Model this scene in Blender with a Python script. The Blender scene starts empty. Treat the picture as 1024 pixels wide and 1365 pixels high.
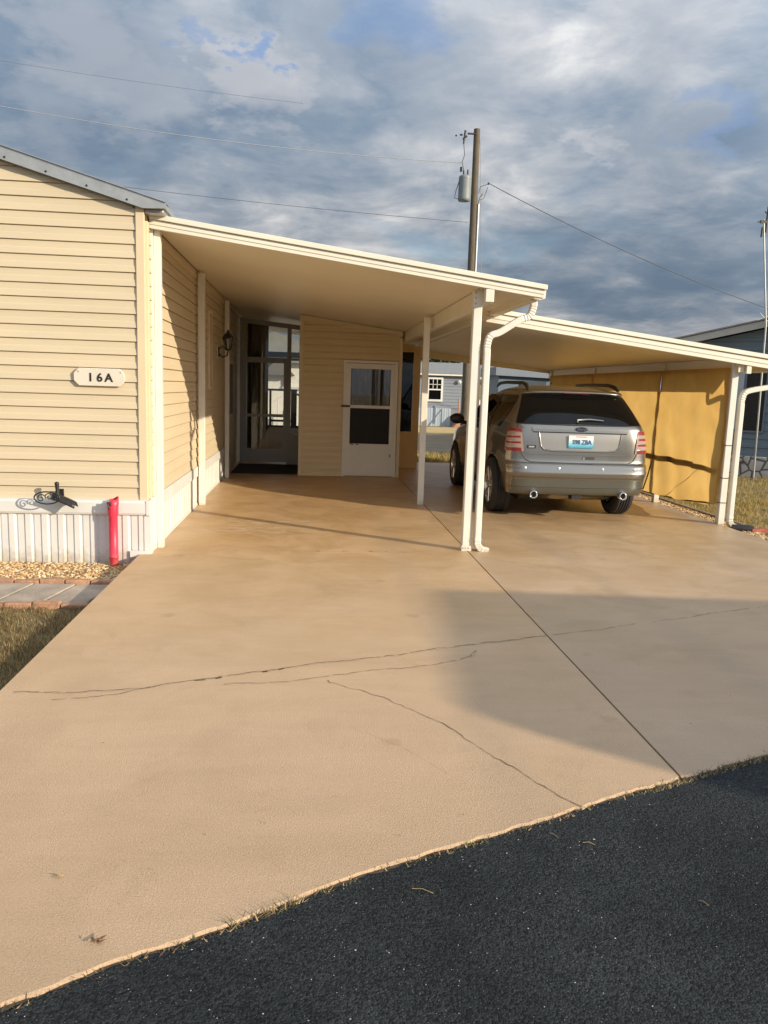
import bpy, bmesh, math, random
from mathutils import Vector, Matrix
random.seed(7)
S = bpy.context.scene
COL = S.collection
R = math.radians

# ------------------------------------------------------------------ materials
MATS = {}
def node_mat(name, base=(0.5,0.5,0.5), rough=0.6, metal=0.0, coat=0.0, noise=0.0, nscale=8.0, bump=0.0, bscale=60.0, spec=0.5, stretch=None):
    """procedural principled material: colour mottling (dirt) plus fine bump"""
    if name in MATS: return MATS[name]
    m = bpy.data.materials.new(name); m.use_nodes = True
    nt = m.node_tree; N = nt.nodes; L = nt.links
    b = N['Principled BSDF']
    b.inputs['Base Color'].default_value = (*base, 1)
    b.inputs['Roughness'].default_value = rough
    b.inputs['Metallic'].default_value = metal
    b.inputs['Coat Weight'].default_value = coat
    b.inputs['Coat Roughness'].default_value = 0.06
    b.inputs['Specular IOR Level'].default_value = spec
    tc = N.new('ShaderNodeTexCoord')
    src = tc.outputs['Object']
    if stretch:
        mp = N.new('ShaderNodeMapping'); mp.inputs['Scale'].default_value = stretch
        L.new(src, mp.inputs['Vector']); src = mp.outputs['Vector']
    if noise > 0:
        n = N.new('ShaderNodeTexNoise'); n.inputs['Scale'].default_value = nscale; n.inputs['Detail'].default_value = 6
        n.inputs['Roughness'].default_value = 0.65
        L.new(src, n.inputs['Vector'])
        r = N.new('ShaderNodeMapRange'); r.inputs[1].default_value = 0.3; r.inputs[2].default_value = 0.7
        r.inputs[3].default_value = 1 - noise; r.inputs[4].default_value = 1 + noise
        L.new(n.outputs['Fac'], r.inputs[0])
        mx = N.new('ShaderNodeVectorMath'); mx.operation = 'SCALE'
        mx.inputs[0].default_value = base
        L.new(r.outputs[0], mx.inputs['Scale'])
        L.new(mx.outputs[0], b.inputs['Base Color'])
    if bump > 0:
        n2 = N.new('ShaderNodeTexNoise'); n2.inputs['Scale'].default_value = bscale; n2.inputs['Detail'].default_value = 4
        L.new(src, n2.inputs['Vector'])
        bp = N.new('ShaderNodeBump'); bp.inputs['Strength'].default_value = bump; bp.inputs['Distance'].default_value = 0.01
        L.new(n2.outputs['Fac'], bp.inputs['Height']); L.new(bp.outputs[0], b.inputs['Normal'])
    MATS[name] = m
    return m

siding_m  = node_mat('beige vinyl', (0.60,0.50,0.345), 0.55, noise=0.05, nscale=1.3, bump=0.05, bscale=90, stretch=(0.6,0.6,3))
siding_s  = node_mat('beige vinyl shed', (0.66,0.52,0.31), 0.55, noise=0.05, nscale=1.5, bump=0.05, bscale=90)
trim_m    = node_mat('beige trim', (0.66,0.54,0.36), 0.5, noise=0.04, nscale=2, bump=0.03)
cream_m   = node_mat('cream aluminium', (0.73,0.69,0.58), 0.38, noise=0.05, nscale=1.8, bump=0.03, bscale=20)
ceil_m    = node_mat('ceiling pan', (0.74,0.68,0.54), 0.42, noise=0.05, nscale=0.7, bump=0.02, bscale=6)
post_m    = node_mat('white post', (0.71,0.685,0.61), 0.4, noise=0.05, nscale=5, bump=0.03, bscale=30)
white_m   = node_mat('white vinyl', (0.66,0.65,0.62), 0.45, noise=0.05, nscale=3, bump=0.03, bscale=30)
door_m    = node_mat('door white', (0.74,0.71,0.64), 0.4, noise=0.04, nscale=4)
galv_m    = node_mat('galvanised', (0.42,0.43,0.43), 0.42, metal=0.55, noise=0.12, nscale=9)
alu_m     = node_mat('grey aluminium', (0.27,0.25,0.215), 0.45, metal=0.3, noise=0.05)
black_m   = node_mat('black metal', (0.018,0.017,0.016), 0.42, noise=0.2, nscale=20)
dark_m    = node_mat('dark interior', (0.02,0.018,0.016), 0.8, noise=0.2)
rubber_m  = node_mat('rubber', (0.022,0.021,0.021), 0.75, noise=0.15, nscale=30, bump=0.1)
rim_m     = node_mat('alloy', (0.62,0.62,0.62), 0.25, metal=0.9, noise=0.05)
chrome_m  = node_mat('chrome', (0.75,0.75,0.76), 0.12, metal=1.0, noise=0.02)
plastic_m = node_mat('dark plastic', (0.035,0.037,0.036), 0.5, noise=0.1, bump=0.05)
red_m     = node_mat('red pvc', (0.72,0.035,0.075), 0.4, noise=0.12, nscale=14, bump=0.1)
wood_m    = node_mat('pole wood', (0.12,0.095,0.065), 0.85, noise=0.3, nscale=6, bump=0.4, bscale=30, stretch=(4,4,0.4))
brick_m   = node_mat('edging brick', (0.42,0.23,0.14), 0.85, noise=0.35, nscale=12, bump=0.6, bscale=70)
paver_m   = node_mat('paver', (0.38,0.32,0.26), 0.85, noise=0.3, nscale=4, bump=0.5, bscale=60)
blueh_m   = node_mat('grey blue siding', (0.20,0.225,0.265), 0.6, noise=0.06, nscale=2)
tealh_m   = node_mat('slate siding', (0.135,0.185,0.235), 0.6, noise=0.06, nscale=2)
groof_m   = node_mat('grey roof', (0.25,0.25,0.24), 0.7, noise=0.12, nscale=4)
tanh_m    = node_mat('tan wall', (0.55,0.47,0.36), 0.7, noise=0.08)
pale_m    = node_mat('pale wall', (0.84,0.82,0.77), 0.7, noise=0.06)
mat_m     = node_mat('door mat', (0.03,0.022,0.016), 0.95, noise=0.3, nscale=40, bump=0.6, bscale=200)
straw_m   = node_mat('straw', (0.50,0.36,0.17), 0.8, noise=0.3, nscale=20)
weed_m    = node_mat('weed', (0.13,0.15,0.04), 0.7, noise=0.3, nscale=20)
leafd_m   = node_mat('dead leaf', (0.17,0.09,0.04), 0.8, noise=0.3, nscale=40)
wire_m    = node_mat('wire', (0.10,0.11,0.13), 0.6, noise=0.1)
wirel_m   = node_mat('bare wire', (0.55,0.55,0.55), 0.4, metal=0.5, noise=0.1)
bark_m    = node_mat('bark', (0.12,0.09,0.06), 0.9, noise=0.3, nscale=6, bump=0.5)
curtain_m = node_mat('curtain', (0.42,0.40,0.36), 0.9, noise=0.35, nscale=14, stretch=(1,1,0.25))
crack_m   = node_mat('crack dirt', (0.085,0.06,0.038), 0.95, noise=0.4, nscale=40)
stain_m   = node_mat('crack filler', (0.50,0.35,0.22), 0.6, noise=0.12, nscale=20)

def glass_mat(name, tint=(0.02,0.02,0.02), alpha=0.0, rough=0.02):
    m = bpy.data.materials.new(name); m.use_nodes = True
    nt = m.node_tree; N = nt.nodes; L = nt.links
    b = N['Principled BSDF']
    b.inputs['Base Color'].default_value = (*tint,1); b.inputs['Roughness'].default_value = rough
    if alpha < 1:
        tr = N.new('ShaderNodeBsdfTransparent'); tr.inputs[0].default_value=(0.8,0.8,0.8,1)
        gl = N.new('ShaderNodeBsdfGlossy'); gl.inputs['Roughness'].default_value = rough
        fr = N.new('ShaderNodeFresnel'); fr.inputs[0].default_value = 1.5
        mx = N.new('ShaderNodeMixShader')
        L.new(fr.outputs[0], mx.inputs[0]); L.new(tr.outputs[0], mx.inputs[1]); L.new(gl.outputs[0], mx.inputs[2])
        L.new(mx.outputs[0], N['Material Output'].inputs[0])
    return m
clear_g = glass_mat('clear glass', alpha=0.0)
dark_g  = glass_mat('tinted glass', (0.004,0.004,0.004), alpha=1)
dark_g.node_tree.nodes['Principled BSDF'].inputs['Specular IOR Level'].default_value=.3
porch_g = glass_mat('porch glass', alpha=0.0)
for n_ in porch_g.node_tree.nodes:
    if n_.type=='BSDF_TRANSPARENT': n_.inputs[0].default_value=(.78,.78,.75,1)
lampred = glass_mat('red lens', (0.24,0.02,0.02), alpha=1, rough=0.12)
lampclr = glass_mat('clear lens', (0.36,0.25,0.20), alpha=1, rough=0.12)

def paint_mat():
    m = bpy.data.materials.new('pewter paint'); m.use_nodes = True
    nt = m.node_tree; N = nt.nodes; L = nt.links; b = N['Principled BSDF']
    b.inputs['Metallic'].default_value = 0.88; b.inputs['Roughness'].default_value = 0.27
    b.inputs['Coat Weight'].default_value = 0.8; b.inputs['Coat Roughness'].default_value = 0.05
    tc = N.new('ShaderNodeTexCoord'); v = N.new('ShaderNodeTexNoise'); v.inputs['Scale'].default_value = 900
    r = N.new('ShaderNodeValToRGB'); r.color_ramp.elements[0].position=.3; r.color_ramp.elements[1].position=.7
    r.color_ramp.elements[0].color=(0.215,0.20,0.178,1); r.color_ramp.elements[1].color=(0.315,0.295,0.262,1)
    L.new(tc.outputs['Object'], v.inputs['Vector']); L.new(v.outputs['Fac'], r.inputs[0]); L.new(r.outputs[0], b.inputs['Base Color'])
    return m
paint_m = paint_mat()

def concrete_mat():
    m = bpy.data.materials.new('painted concrete'); m.use_nodes = True
    nt = m.node_tree; N = nt.nodes; L = nt.links; b = N['Principled BSDF']
    geo = N.new('ShaderNodeNewGeometry'); P = geo.outputs['Position']
    def noise(sc, det=5, rough=0.6, dist=0.0, vec=None):
        n = N.new('ShaderNodeTexNoise'); n.inputs['Scale'].default_value = sc; n.inputs['Detail'].default_value = det
        n.inputs['Roughness'].default_value = rough; n.inputs['Distortion'].default_value = dist
        L.new(vec or P, n.inputs['Vector']); return n.outputs['Fac']
    def ramp(f, p0, c0, p1, c1):
        r = N.new('ShaderNodeValToRGB'); r.color_ramp.elements[0].position=p0; r.color_ramp.elements[1].position=p1
        r.color_ramp.elements[0].color=(*c0,1); r.color_ramp.elements[1].color=(*c1,1); L.new(f, r.inputs[0]); return r.outputs[0]
    def mix(a, bb, f, mode='MIX'):
        x = N.new('ShaderNodeMix'); x.data_type='RGBA'; x.blend_type = mode
        if isinstance(f,(int,float)): x.inputs[0].default_value=f
        else: L.new(f, x.inputs[0])
        L.new(a, x.inputs[6]); 
        if isinstance(bb, tuple): x.inputs[7].default_value=(*bb,1)
        else: L.new(bb, x.inputs[7])
        return x.outputs[2]
    c = ramp(noise(0.9,6,0.6,0.4), 0.3, (0.585,0.402,0.245), 0.72, (0.655,0.455,0.288))
    # the two coats of sealer: pinker by the road, yellower under the roofs
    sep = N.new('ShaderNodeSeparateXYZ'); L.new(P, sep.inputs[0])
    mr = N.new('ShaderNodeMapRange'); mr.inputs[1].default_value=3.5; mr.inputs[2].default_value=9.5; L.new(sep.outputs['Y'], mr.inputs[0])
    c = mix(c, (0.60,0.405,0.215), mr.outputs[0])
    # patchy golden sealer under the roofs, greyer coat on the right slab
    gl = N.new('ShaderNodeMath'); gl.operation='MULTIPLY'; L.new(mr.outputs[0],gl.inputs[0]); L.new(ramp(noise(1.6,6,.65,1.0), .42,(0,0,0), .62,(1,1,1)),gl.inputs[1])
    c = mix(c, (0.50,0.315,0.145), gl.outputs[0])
    rs = N.new('ShaderNodeMath'); rs.operation='GREATER_THAN'; L.new(sep.outputs['X'],rs.inputs[0]); rs.inputs[1].default_value=1.6
    c = mix(c, mix(c,(0.90,0.93,1.0),1.0,'MULTIPLY'), rs.outputs[0])
    big = noise(0.55,5,0.7,1.2)
    c2 = mix(c, ramp(big, 0.35,(0.90,0.895,0.89), .65,(1.03,1.03,1.03)), 0.8, 'MULTIPLY')
    # streaky scuffs along x
    mp = N.new('ShaderNodeMapping'); mp.inputs['Scale'].default_value=(0.7,2.6,1); L.new(P, mp.inputs['Vector'])
    c3 = mix(c2, ramp(noise(2.2,5,0.62,0.8,mp.outputs[0]), .42,(0.955,0.95,0.945), .60,(1.01,1.01,1.01)), 0.8, 'MULTIPLY')
    # fine grain and pits
    c4 = mix(c3, ramp(noise(120,3,0.6), .35,(0.88,0.87,0.86), .65,(1.06,1.06,1.06)), 0.8, 'MULTIPLY')
    vo = N.new('ShaderNodeTexVoronoi'); vo.inputs['Scale'].default_value=9; L.new(P, vo.inputs['Vector'])
    sp = ramp(vo.outputs['Distance'], 0.018,(0.35,0.28,0.22), 0.035,(1,1,1))
    c5 = mix(c4, sp, 0.55, 'MULTIPLY')
    # pale scuffs where the sealer is worn, off the second post
    d = N.new('ShaderNodeVectorMath'); d.operation='DISTANCE'; L.new(P, d.inputs[0]); d.inputs[1].default_value=(-.55,9.1,0)
    fall = ramp(d.outputs['Value'], 0.0,(1,1,1), 1.5/1.0 if False else 1.0,(0,0,0))
    mp2 = N.new('ShaderNodeMapping'); mp2.inputs['Scale'].default_value=(1.5,5,1); L.new(P, mp2.inputs['Vector'])
    sc2 = ramp(noise(2.6,4,0.6,1.6,mp2.outputs[0]), .545,(0,0,0), .59,(1,1,1))
    mm = N.new('ShaderNodeMath'); mm.operation='MULTIPLY'; L.new(fall,mm.inputs[0]); L.new(sc2,mm.inputs[1])
    m3 = N.new('ShaderNodeMath'); m3.operation='MULTIPLY'; L.new(mm.outputs[0],m3.inputs[0]); m3.inputs[1].default_value=.8
    c5 = mix(c5, (0.70,0.62,0.50), m3.outputs[0])
    # darker blotches of old dirt
    c5 = mix(c5, ramp(noise(1.3,7,0.72,0.6), .56,(1,1,1), .76,(0.82,0.80,0.78)), 1.0, 'MULTIPLY')
    def band(x0,wd):
        a=N.new('ShaderNodeMath'); a.operation='SUBTRACT'; L.new(sep.outputs['X'],a.inputs[0]); a.inputs[1].default_value=x0
        a2=N.new('ShaderNodeMath'); a2.operation='ABSOLUTE'; L.new(a.outputs[0],a2.inputs[0])
        r_=N.new('ShaderNodeMapRange'); r_.interpolation_type='SMOOTHSTEP'; L.new(a2.outputs[0],r_.inputs[0]); r_.inputs[1].default_value=0; r_.inputs[2].default_value=wd; r_.inputs[3].default_value=1; r_.inputs[4].default_value=0
        return r_.outputs[0]
    bb_=N.new('ShaderNodeMath'); bb_.operation='ADD'; L.new(band(2.55,.22),bb_.inputs[0]); L.new(band(4.15,.22),bb_.inputs[1])
    b4=N.new('ShaderNodeMath'); b4.operation='ADD'; L.new(bb_.outputs[0],b4.inputs[0]); L.new(band(.85,.2),b4.inputs[1])
    b3=N.new('ShaderNodeMath'); b3.operation='MULTIPLY'; L.new(b4.outputs[0],b3.inputs[0]); L.new(noise(2.4,6,.7,.5),b3.inputs[1])
    b5=N.new('ShaderNodeMath'); b5.operation='MULTIPLY'; L.new(b3.outputs[0],b5.inputs[0]); b5.inputs[1].default_value=.30
    c5 = mix(c5, (0.30,0.24,0.19), b5.outputs[0])
    vo2 = N.new('ShaderNodeTexVoronoi'); vo2.inputs['Scale'].default_value=1.7; vo2.inputs['Randomness'].default_value=1; 
    wv_ = N.new('ShaderNodeVectorMath'); wv_.operation='MULTIPLY_ADD'; nz_=N.new('ShaderNodeTexNoise'); nz_.inputs['Scale'].default_value=14; nz_.inputs['Detail'].default_value=4; L.new(P,nz_.inputs['Vector']); L.new(nz_.outputs['Color'],wv_.inputs[0]); wv_.inputs[1].default_value=(.10,.10,0); L.new(P,wv_.inputs[2]); L.new(wv_.outputs[0],vo2.inputs['Vector'])
    c5 = mix(c5, ramp(vo2.outputs['Distance'], .05,(0.72,0.68,0.64), .11,(1,1,1)), .45, 'MULTIPLY')
    L.new(c5, b.inputs['Base Color'])
    rr = N.new('ShaderNodeMapRange'); L.new(sep.outputs['Y'], rr.inputs[0]); rr.inputs[1].default_value=4.5; rr.inputs[2].default_value=8.5
    rr.inputs[3].default_value=0.62; rr.inputs[4].default_value=0.30
    add = N.new('ShaderNodeMath'); add.operation='MULTIPLY_ADD'; L.new(big, add.inputs[0]); add.inputs[1].default_value=0.25; L.new(rr.outputs[0], add.inputs[2])
    L.new(add.outputs[0], b.inputs['Roughness'])
    # rolled texture: strong by the road, smooth under the roof
    bs = N.new('ShaderNodeMapRange'); L.new(sep.outputs['Y'], bs.inputs[0]); bs.inputs[1].default_value=2.5; bs.inputs[2].default_value=7
    bs.inputs[3].default_value=1.0; bs.inputs[4].default_value=0.15
    h = N.new('ShaderNodeMath'); h.operation='MULTIPLY_ADD'; L.new(noise(150,4,0.75), h.inputs[0]); h.inputs[1].default_value=1.0; 
    h2 = N.new('ShaderNodeMath'); h2.operation='MULTIPLY'; L.new(noise(5,3,0.5), h2.inputs[0]); h2.inputs[1].default_value=0.35; L.new(h2.outputs[0], h.inputs[2])
    bp = N.new('ShaderNodeBump'); bp.inputs['Distance'].default_value=0.006; L.new(bs.outputs[0], bp.inputs['Strength'])
    L.new(h.outputs[0], bp.inputs['Height']); L.new(bp.outputs[0], b.inputs['Normal'])
    return m
concrete_m = concrete_mat()

def asphalt_mat():
    m = bpy.data.materials.new('asphalt'); m.use_nodes = True
    nt = m.node_tree; N = nt.nodes; L = nt.links; b = N['Principled BSDF']
    geo = N.new('ShaderNodeNewGeometry'); P = geo.outputs['Position']
    n1 = N.new('ShaderNodeTexNoise'); n1.inputs['Scale'].default_value=1.6; n1.inputs['Detail'].default_value=7; n1.inputs['Roughness'].default_value=.7; L.new(P,n1.inputs['Vector'])
    r1 = N.new('ShaderNodeValToRGB'); r1.color_ramp.elements[0].position=.35; r1.color_ramp.elements[1].position=.7
    r1.color_ramp.elements[0].color=(0.013,0.0155,0.0175,1); r1.color_ramp.elements[1].color=(0.030,0.0335,0.0355,1); L.new(n1.outputs['Fac'], r1.inputs[0])
    v = N.new('ShaderNodeTexVoronoi'); v.inputs['Scale'].default_value=150; L.new(P, v.inputs['Vector'])
    # exposed pale aggregate: a few of the stones only
    sc = N.new('ShaderNodeSeparateColor'); L.new(v.outputs['Color'], sc.inputs[0])
    g = N.new('ShaderNodeMath'); g.operation='GREATER_THAN'; g.inputs[1].default_value=0.955; L.new(sc.outputs[0], g.inputs[0])
    ls = N.new('ShaderNodeMath'); ls.operation='LESS_THAN'; ls.inputs[1].default_value=0.33; L.new(v.outputs['Distance'], ls.inputs[0])
    ml = N.new('ShaderNodeMath'); ml.operation='MULTIPLY'; L.new(g.outputs[0], ml.inputs[0]); L.new(ls.outputs[0], ml.inputs[1])
    n3 = N.new('ShaderNodeTexNoise'); n3.inputs['Scale'].default_value=3; L.new(P,n3.inputs['Vector'])
    m2 = N.new('ShaderNodeMath'); m2.operation='MULTIPLY'; L.new(ml.outputs[0], m2.inputs[0]); L.new(n3.outputs['Fac'], m2.inputs[1])
    mx = N.new('ShaderNodeMix'); mx.data_type='RGBA'; L.new(m2.outputs[0], mx.inputs[0]); L.new(r1.outputs[0], mx.inputs[6]); mx.inputs[7].default_value=(0.22,0.22,0.20,1)
    vb = N.new('ShaderNodeMapRange'); vb.inputs[3].default_value=.45; vb.inputs[4].default_value=2.1; L.new(sc.outputs[1], vb.inputs[0])
    vs_ = N.new('ShaderNodeVectorMath'); vs_.operation='SCALE'; L.new(r1.outputs[0], vs_.inputs[0]); L.new(vb.outputs[0], vs_.inputs['Scale']); L.new(vs_.outputs[0], mx.inputs[6])
    L.new(mx.outputs[2], b.inputs['Base Color']); b.inputs['Roughness'].default_value=0.8
    b.inputs['Specular IOR Level'].default_value=0.2
    n2 = N.new('ShaderNodeTexNoise'); n2.inputs['Scale'].default_value=85; n2.inputs['Detail'].default_value=5; n2.inputs['Roughness'].default_value=.7; L.new(P,n2.inputs['Vector'])
    ad = N.new('ShaderNodeMath'); ad.operation='MULTIPLY_ADD'; L.new(v.outputs['Distance'], ad.inputs[0]); ad.inputs[1].default_value=-0.5; L.new(n2.outputs['Fac'], ad.inputs[2])
    bp = N.new('ShaderNodeBump'); bp.inputs['Distance'].default_value=0.012; bp.inputs['Strength'].default_value=0.9
    L.new(ad.outputs[0], bp.inputs['Height']); L.new(bp.outputs[0], b.inputs['Normal'])
    return m
asphalt_m = asphalt_mat()

def multi_mat(name, cols, scale=40, rough=0.8, trans=0.0):
    """random colour per island (stones, blades)"""
    m = bpy.data.materials.new(name); m.use_nodes = True
    nt = m.node_tree; N = nt.nodes; L = nt.links; b = N['Principled BSDF']
    g = N.new('ShaderNodeNewGeometry'); r = N.new('ShaderNodeValToRGB'); r.color_ramp.interpolation='CONSTANT' if len(cols)>3 else 'LINEAR'
    el = r.color_ramp.elements
    el[0].position=0; el[0].color=(*cols[0],1); el[1].position=1/len(cols); el[1].color=(*cols[1],1)
    for i,c in enumerate(cols[2:],2):
        e = el.new(i/len(cols)); e.color=(*c,1)
    L.new(g.outputs['Random Per Island'], r.inputs[0]); L.new(r.outputs[0], b.inputs['Base Color'])
    b.inputs['Roughness'].default_value=rough
    if trans:
        t = N.new('ShaderNodeBsdfTranslucent'); L.new(r.outputs[0], t.inputs[0]); mx = N.new('ShaderNodeMixShader'); mx.inputs[0].default_value=trans
        L.new(b.outputs[0], mx.inputs[1]); L.new(t.outputs[0], mx.inputs[2]); L.new(mx.outputs[0], N['Material Output'].inputs[0])
    return m
gravel_m = multi_mat('river gravel', [(0.50,0.31,0.13),(0.62,0.44,0.22),(0.34,0.18,0.08),(0.72,0.58,0.38),(0.46,0.27,0.10),(0.25,0.16,0.09),(0.66,0.50,0.28)], rough=0.7)
grass_m  = multi_mat('lawn blades', [(0.20,0.14,0.055),(0.34,0.24,0.11),(0.15,0.15,0.045),(0.44,0.32,0.17),(0.25,0.16,0.075),(0.18,0.11,0.05)], trans=0.25)
grassy_m = multi_mat('dry grass blades', [(0.42,0.32,0.09),(0.50,0.38,0.13),(0.30,0.26,0.07),(0.55,0.40,0.17),(0.36,0.25,0.10)], trans=0.25)
leaf_m   = multi_mat('tree leaves', [(0.045,0.075,0.02),(0.07,0.10,0.03),(0.10,0.12,0.045),(0.035,0.055,0.018),(0.13,0.13,0.06)], trans=0.25)

def soil_mat():
    m = bpy.data.materials.new('lawn soil'); m.use_nodes = True
    nt = m.node_tree; N = nt.nodes; L = nt.links; b = N['Principled BSDF']
    geo = N.new('ShaderNodeNewGeometry'); n = N.new('ShaderNodeTexNoise'); n.inputs['Scale'].default_value=1.7; n.inputs['Detail'].default_value=10; n.inputs['Roughness'].default_value=.75
    L.new(geo.outputs['Position'], n.inputs['Vector'])
    r = N.new('ShaderNodeValToRGB'); el=r.color_ramp.elements; el[0].position=.3; el[0].color=(0.10,0.075,0.035,1); el[1].position=.72; el[1].color=(0.40,0.29,0.14,1)
    e=el.new(.5); e.color=(0.24,0.18,0.075,1)
    L.new(n.outputs['Fac'], r.inputs[0]); L.new(r.outputs[0], b.inputs['Base Color']); b.inputs['Roughness'].default_value=.95
    n2 = N.new('ShaderNodeTexNoise'); n2.inputs['Scale'].default_value=45; n2.inputs['Detail'].default_value=5; L.new(geo.outputs['Position'], n2.inputs['Vector'])
    bp = N.new('ShaderNodeBump'); bp.inputs['Distance'].default_value=0.03; bp.inputs['Strength'].default_value=.8; L.new(n2.outputs['Fac'], bp.inputs['Height']); L.new(bp.outputs[0], b.inputs['Normal'])
    return m
soil_m = soil_mat()

def stone_mat():
    m = bpy.data.materials.new('field stone'); m.use_nodes = True
    nt = m.node_tree; N = nt.nodes; L = nt.links; b = N['Principled BSDF']
    tc = N.new('ShaderNodeTexCoord'); v = N.new('ShaderNodeTexVoronoi'); v.feature='DISTANCE_TO_EDGE'; v.inputs['Scale'].default_value=3.6
    L.new(tc.outputs['Object'], v.inputs['Vector'])
    r = N.new('ShaderNodeValToRGB'); el=r.color_ramp.elements; el[0].position=.02; el[0].color=(0.09,0.085,0.08,1); el[1].position=.09; el[1].color=(0.48,0.47,0.45,1)
    L.new(v.outputs['Distance'], r.inputs[0]); L.new(r.outputs[0], b.inputs['Base Color']); b.inputs['Roughness'].default_value=.9
    bp = N.new('ShaderNodeBump'); bp.inputs['Distance'].default_value=0.05; L.new(v.outputs['Distance'], bp.inputs['Height']); L.new(bp.outputs[0], b.inputs['Normal'])
    return m
stone_m = stone_mat()

def cloth_mat():
    m = bpy.data.materials.new('shade cloth'); m.use_nodes = True
    nt = m.node_tree; N = nt.nodes; L = nt.links; b = N['Principled BSDF']
    tc = N.new('ShaderNodeTexCoord')
    n = N.new('ShaderNodeTexNoise'); n.inputs['Scale'].default_value=2.2; n.inputs['Detail'].default_value=5; n.inputs['Distortion'].default_value=.8; L.new(tc.outputs['Object'], n.inputs['Vector'])
    r = N.new('ShaderNodeValToRGB'); el=r.color_ramp.elements; el[0].position=.3; el[0].color=(0.60,0.38,0.115,1); el[1].position=.7; el[1].color=(0.69,0.46,0.16,1)
    L.new(n.outputs['Fac'], r.inputs[0])
    w = N.new('ShaderNodeTexWave'); w.inputs['Scale'].default_value=160; w.bands_direction='Z'; L.new(tc.outputs['Object'], w.inputs['Vector'])
    w2 = N.new('ShaderNodeTexNoise'); w2.inputs['Scale'].default_value=240; L.new(tc.outputs['Object'], w2.inputs['Vector'])
    bp = N.new('ShaderNodeBump'); bp.inputs['Distance'].default_value=0.003; bp.inputs['Strength'].default_value=.4; L.new(w2.outputs['Fac'], bp.inputs['Height'])
    b.inputs['Roughness'].default_value=.85; L.new(r.outputs[0], b.inputs['Base Color']); L.new(bp.outputs[0], b.inputs['Normal'])
    t = N.new('ShaderNodeBsdfTranslucent'); L.new(r.outputs[0], t.inputs[0])
    mx = N.new('ShaderNodeMixShader'); mx.inputs[0].default_value=0.62
    L.new(b.outputs[0], mx.inputs[1]); L.new(t.outputs[0], mx.inputs[2]); L.new(mx.outputs[0], N['Material Output'].inputs[0])
    return m
cloth_m = cloth_mat()

def splash(m, z0, z1, col, strength=.8):
    nt=m.node_tree; N=nt.nodes; L=nt.links; b=N['Principled BSDF']; src=b.inputs['Base Color'].links[0].from_socket
    g=N.new('ShaderNodeNewGeometry'); s_=N.new('ShaderNodeSeparateXYZ'); L.new(g.outputs['Position'],s_.inputs[0])
    n=N.new('ShaderNodeTexNoise'); n.inputs['Scale'].default_value=16; n.inputs['Detail'].default_value=7; n.inputs['Roughness'].default_value=.7; L.new(g.outputs['Position'],n.inputs['Vector'])
    a=N.new('ShaderNodeMath'); a.operation='MULTIPLY_ADD'; L.new(n.outputs['Fac'],a.inputs[0]); a.inputs[1].default_value=.35; L.new(s_.outputs['Z'],a.inputs[2])
    r=N.new('ShaderNodeMapRange'); L.new(a.outputs[0],r.inputs[0]); r.inputs[1].default_value=z0+.17; r.inputs[2].default_value=z1+.17; r.inputs[3].default_value=strength; r.inputs[4].default_value=0
    x=N.new('ShaderNodeMix'); x.data_type='RGBA'; L.new(r.outputs[0],x.inputs[0]); L.new(src,x.inputs[6]); x.inputs[7].default_value=(*col,1); L.new(x.outputs[2],b.inputs['Base Color'])
    return m
skirt_m = splash(node_mat('white skirting',(0.66,0.65,0.62),.45,noise=.06,nscale=4,bump=.04), -.12,.06,(0.36,0.27,0.17),.7)
splash(red_m,-.12,.02,(0.40,0.18,0.12),.6)
splash(post_m,-.02,.09,(0.45,0.36,0.24),.6)
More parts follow.
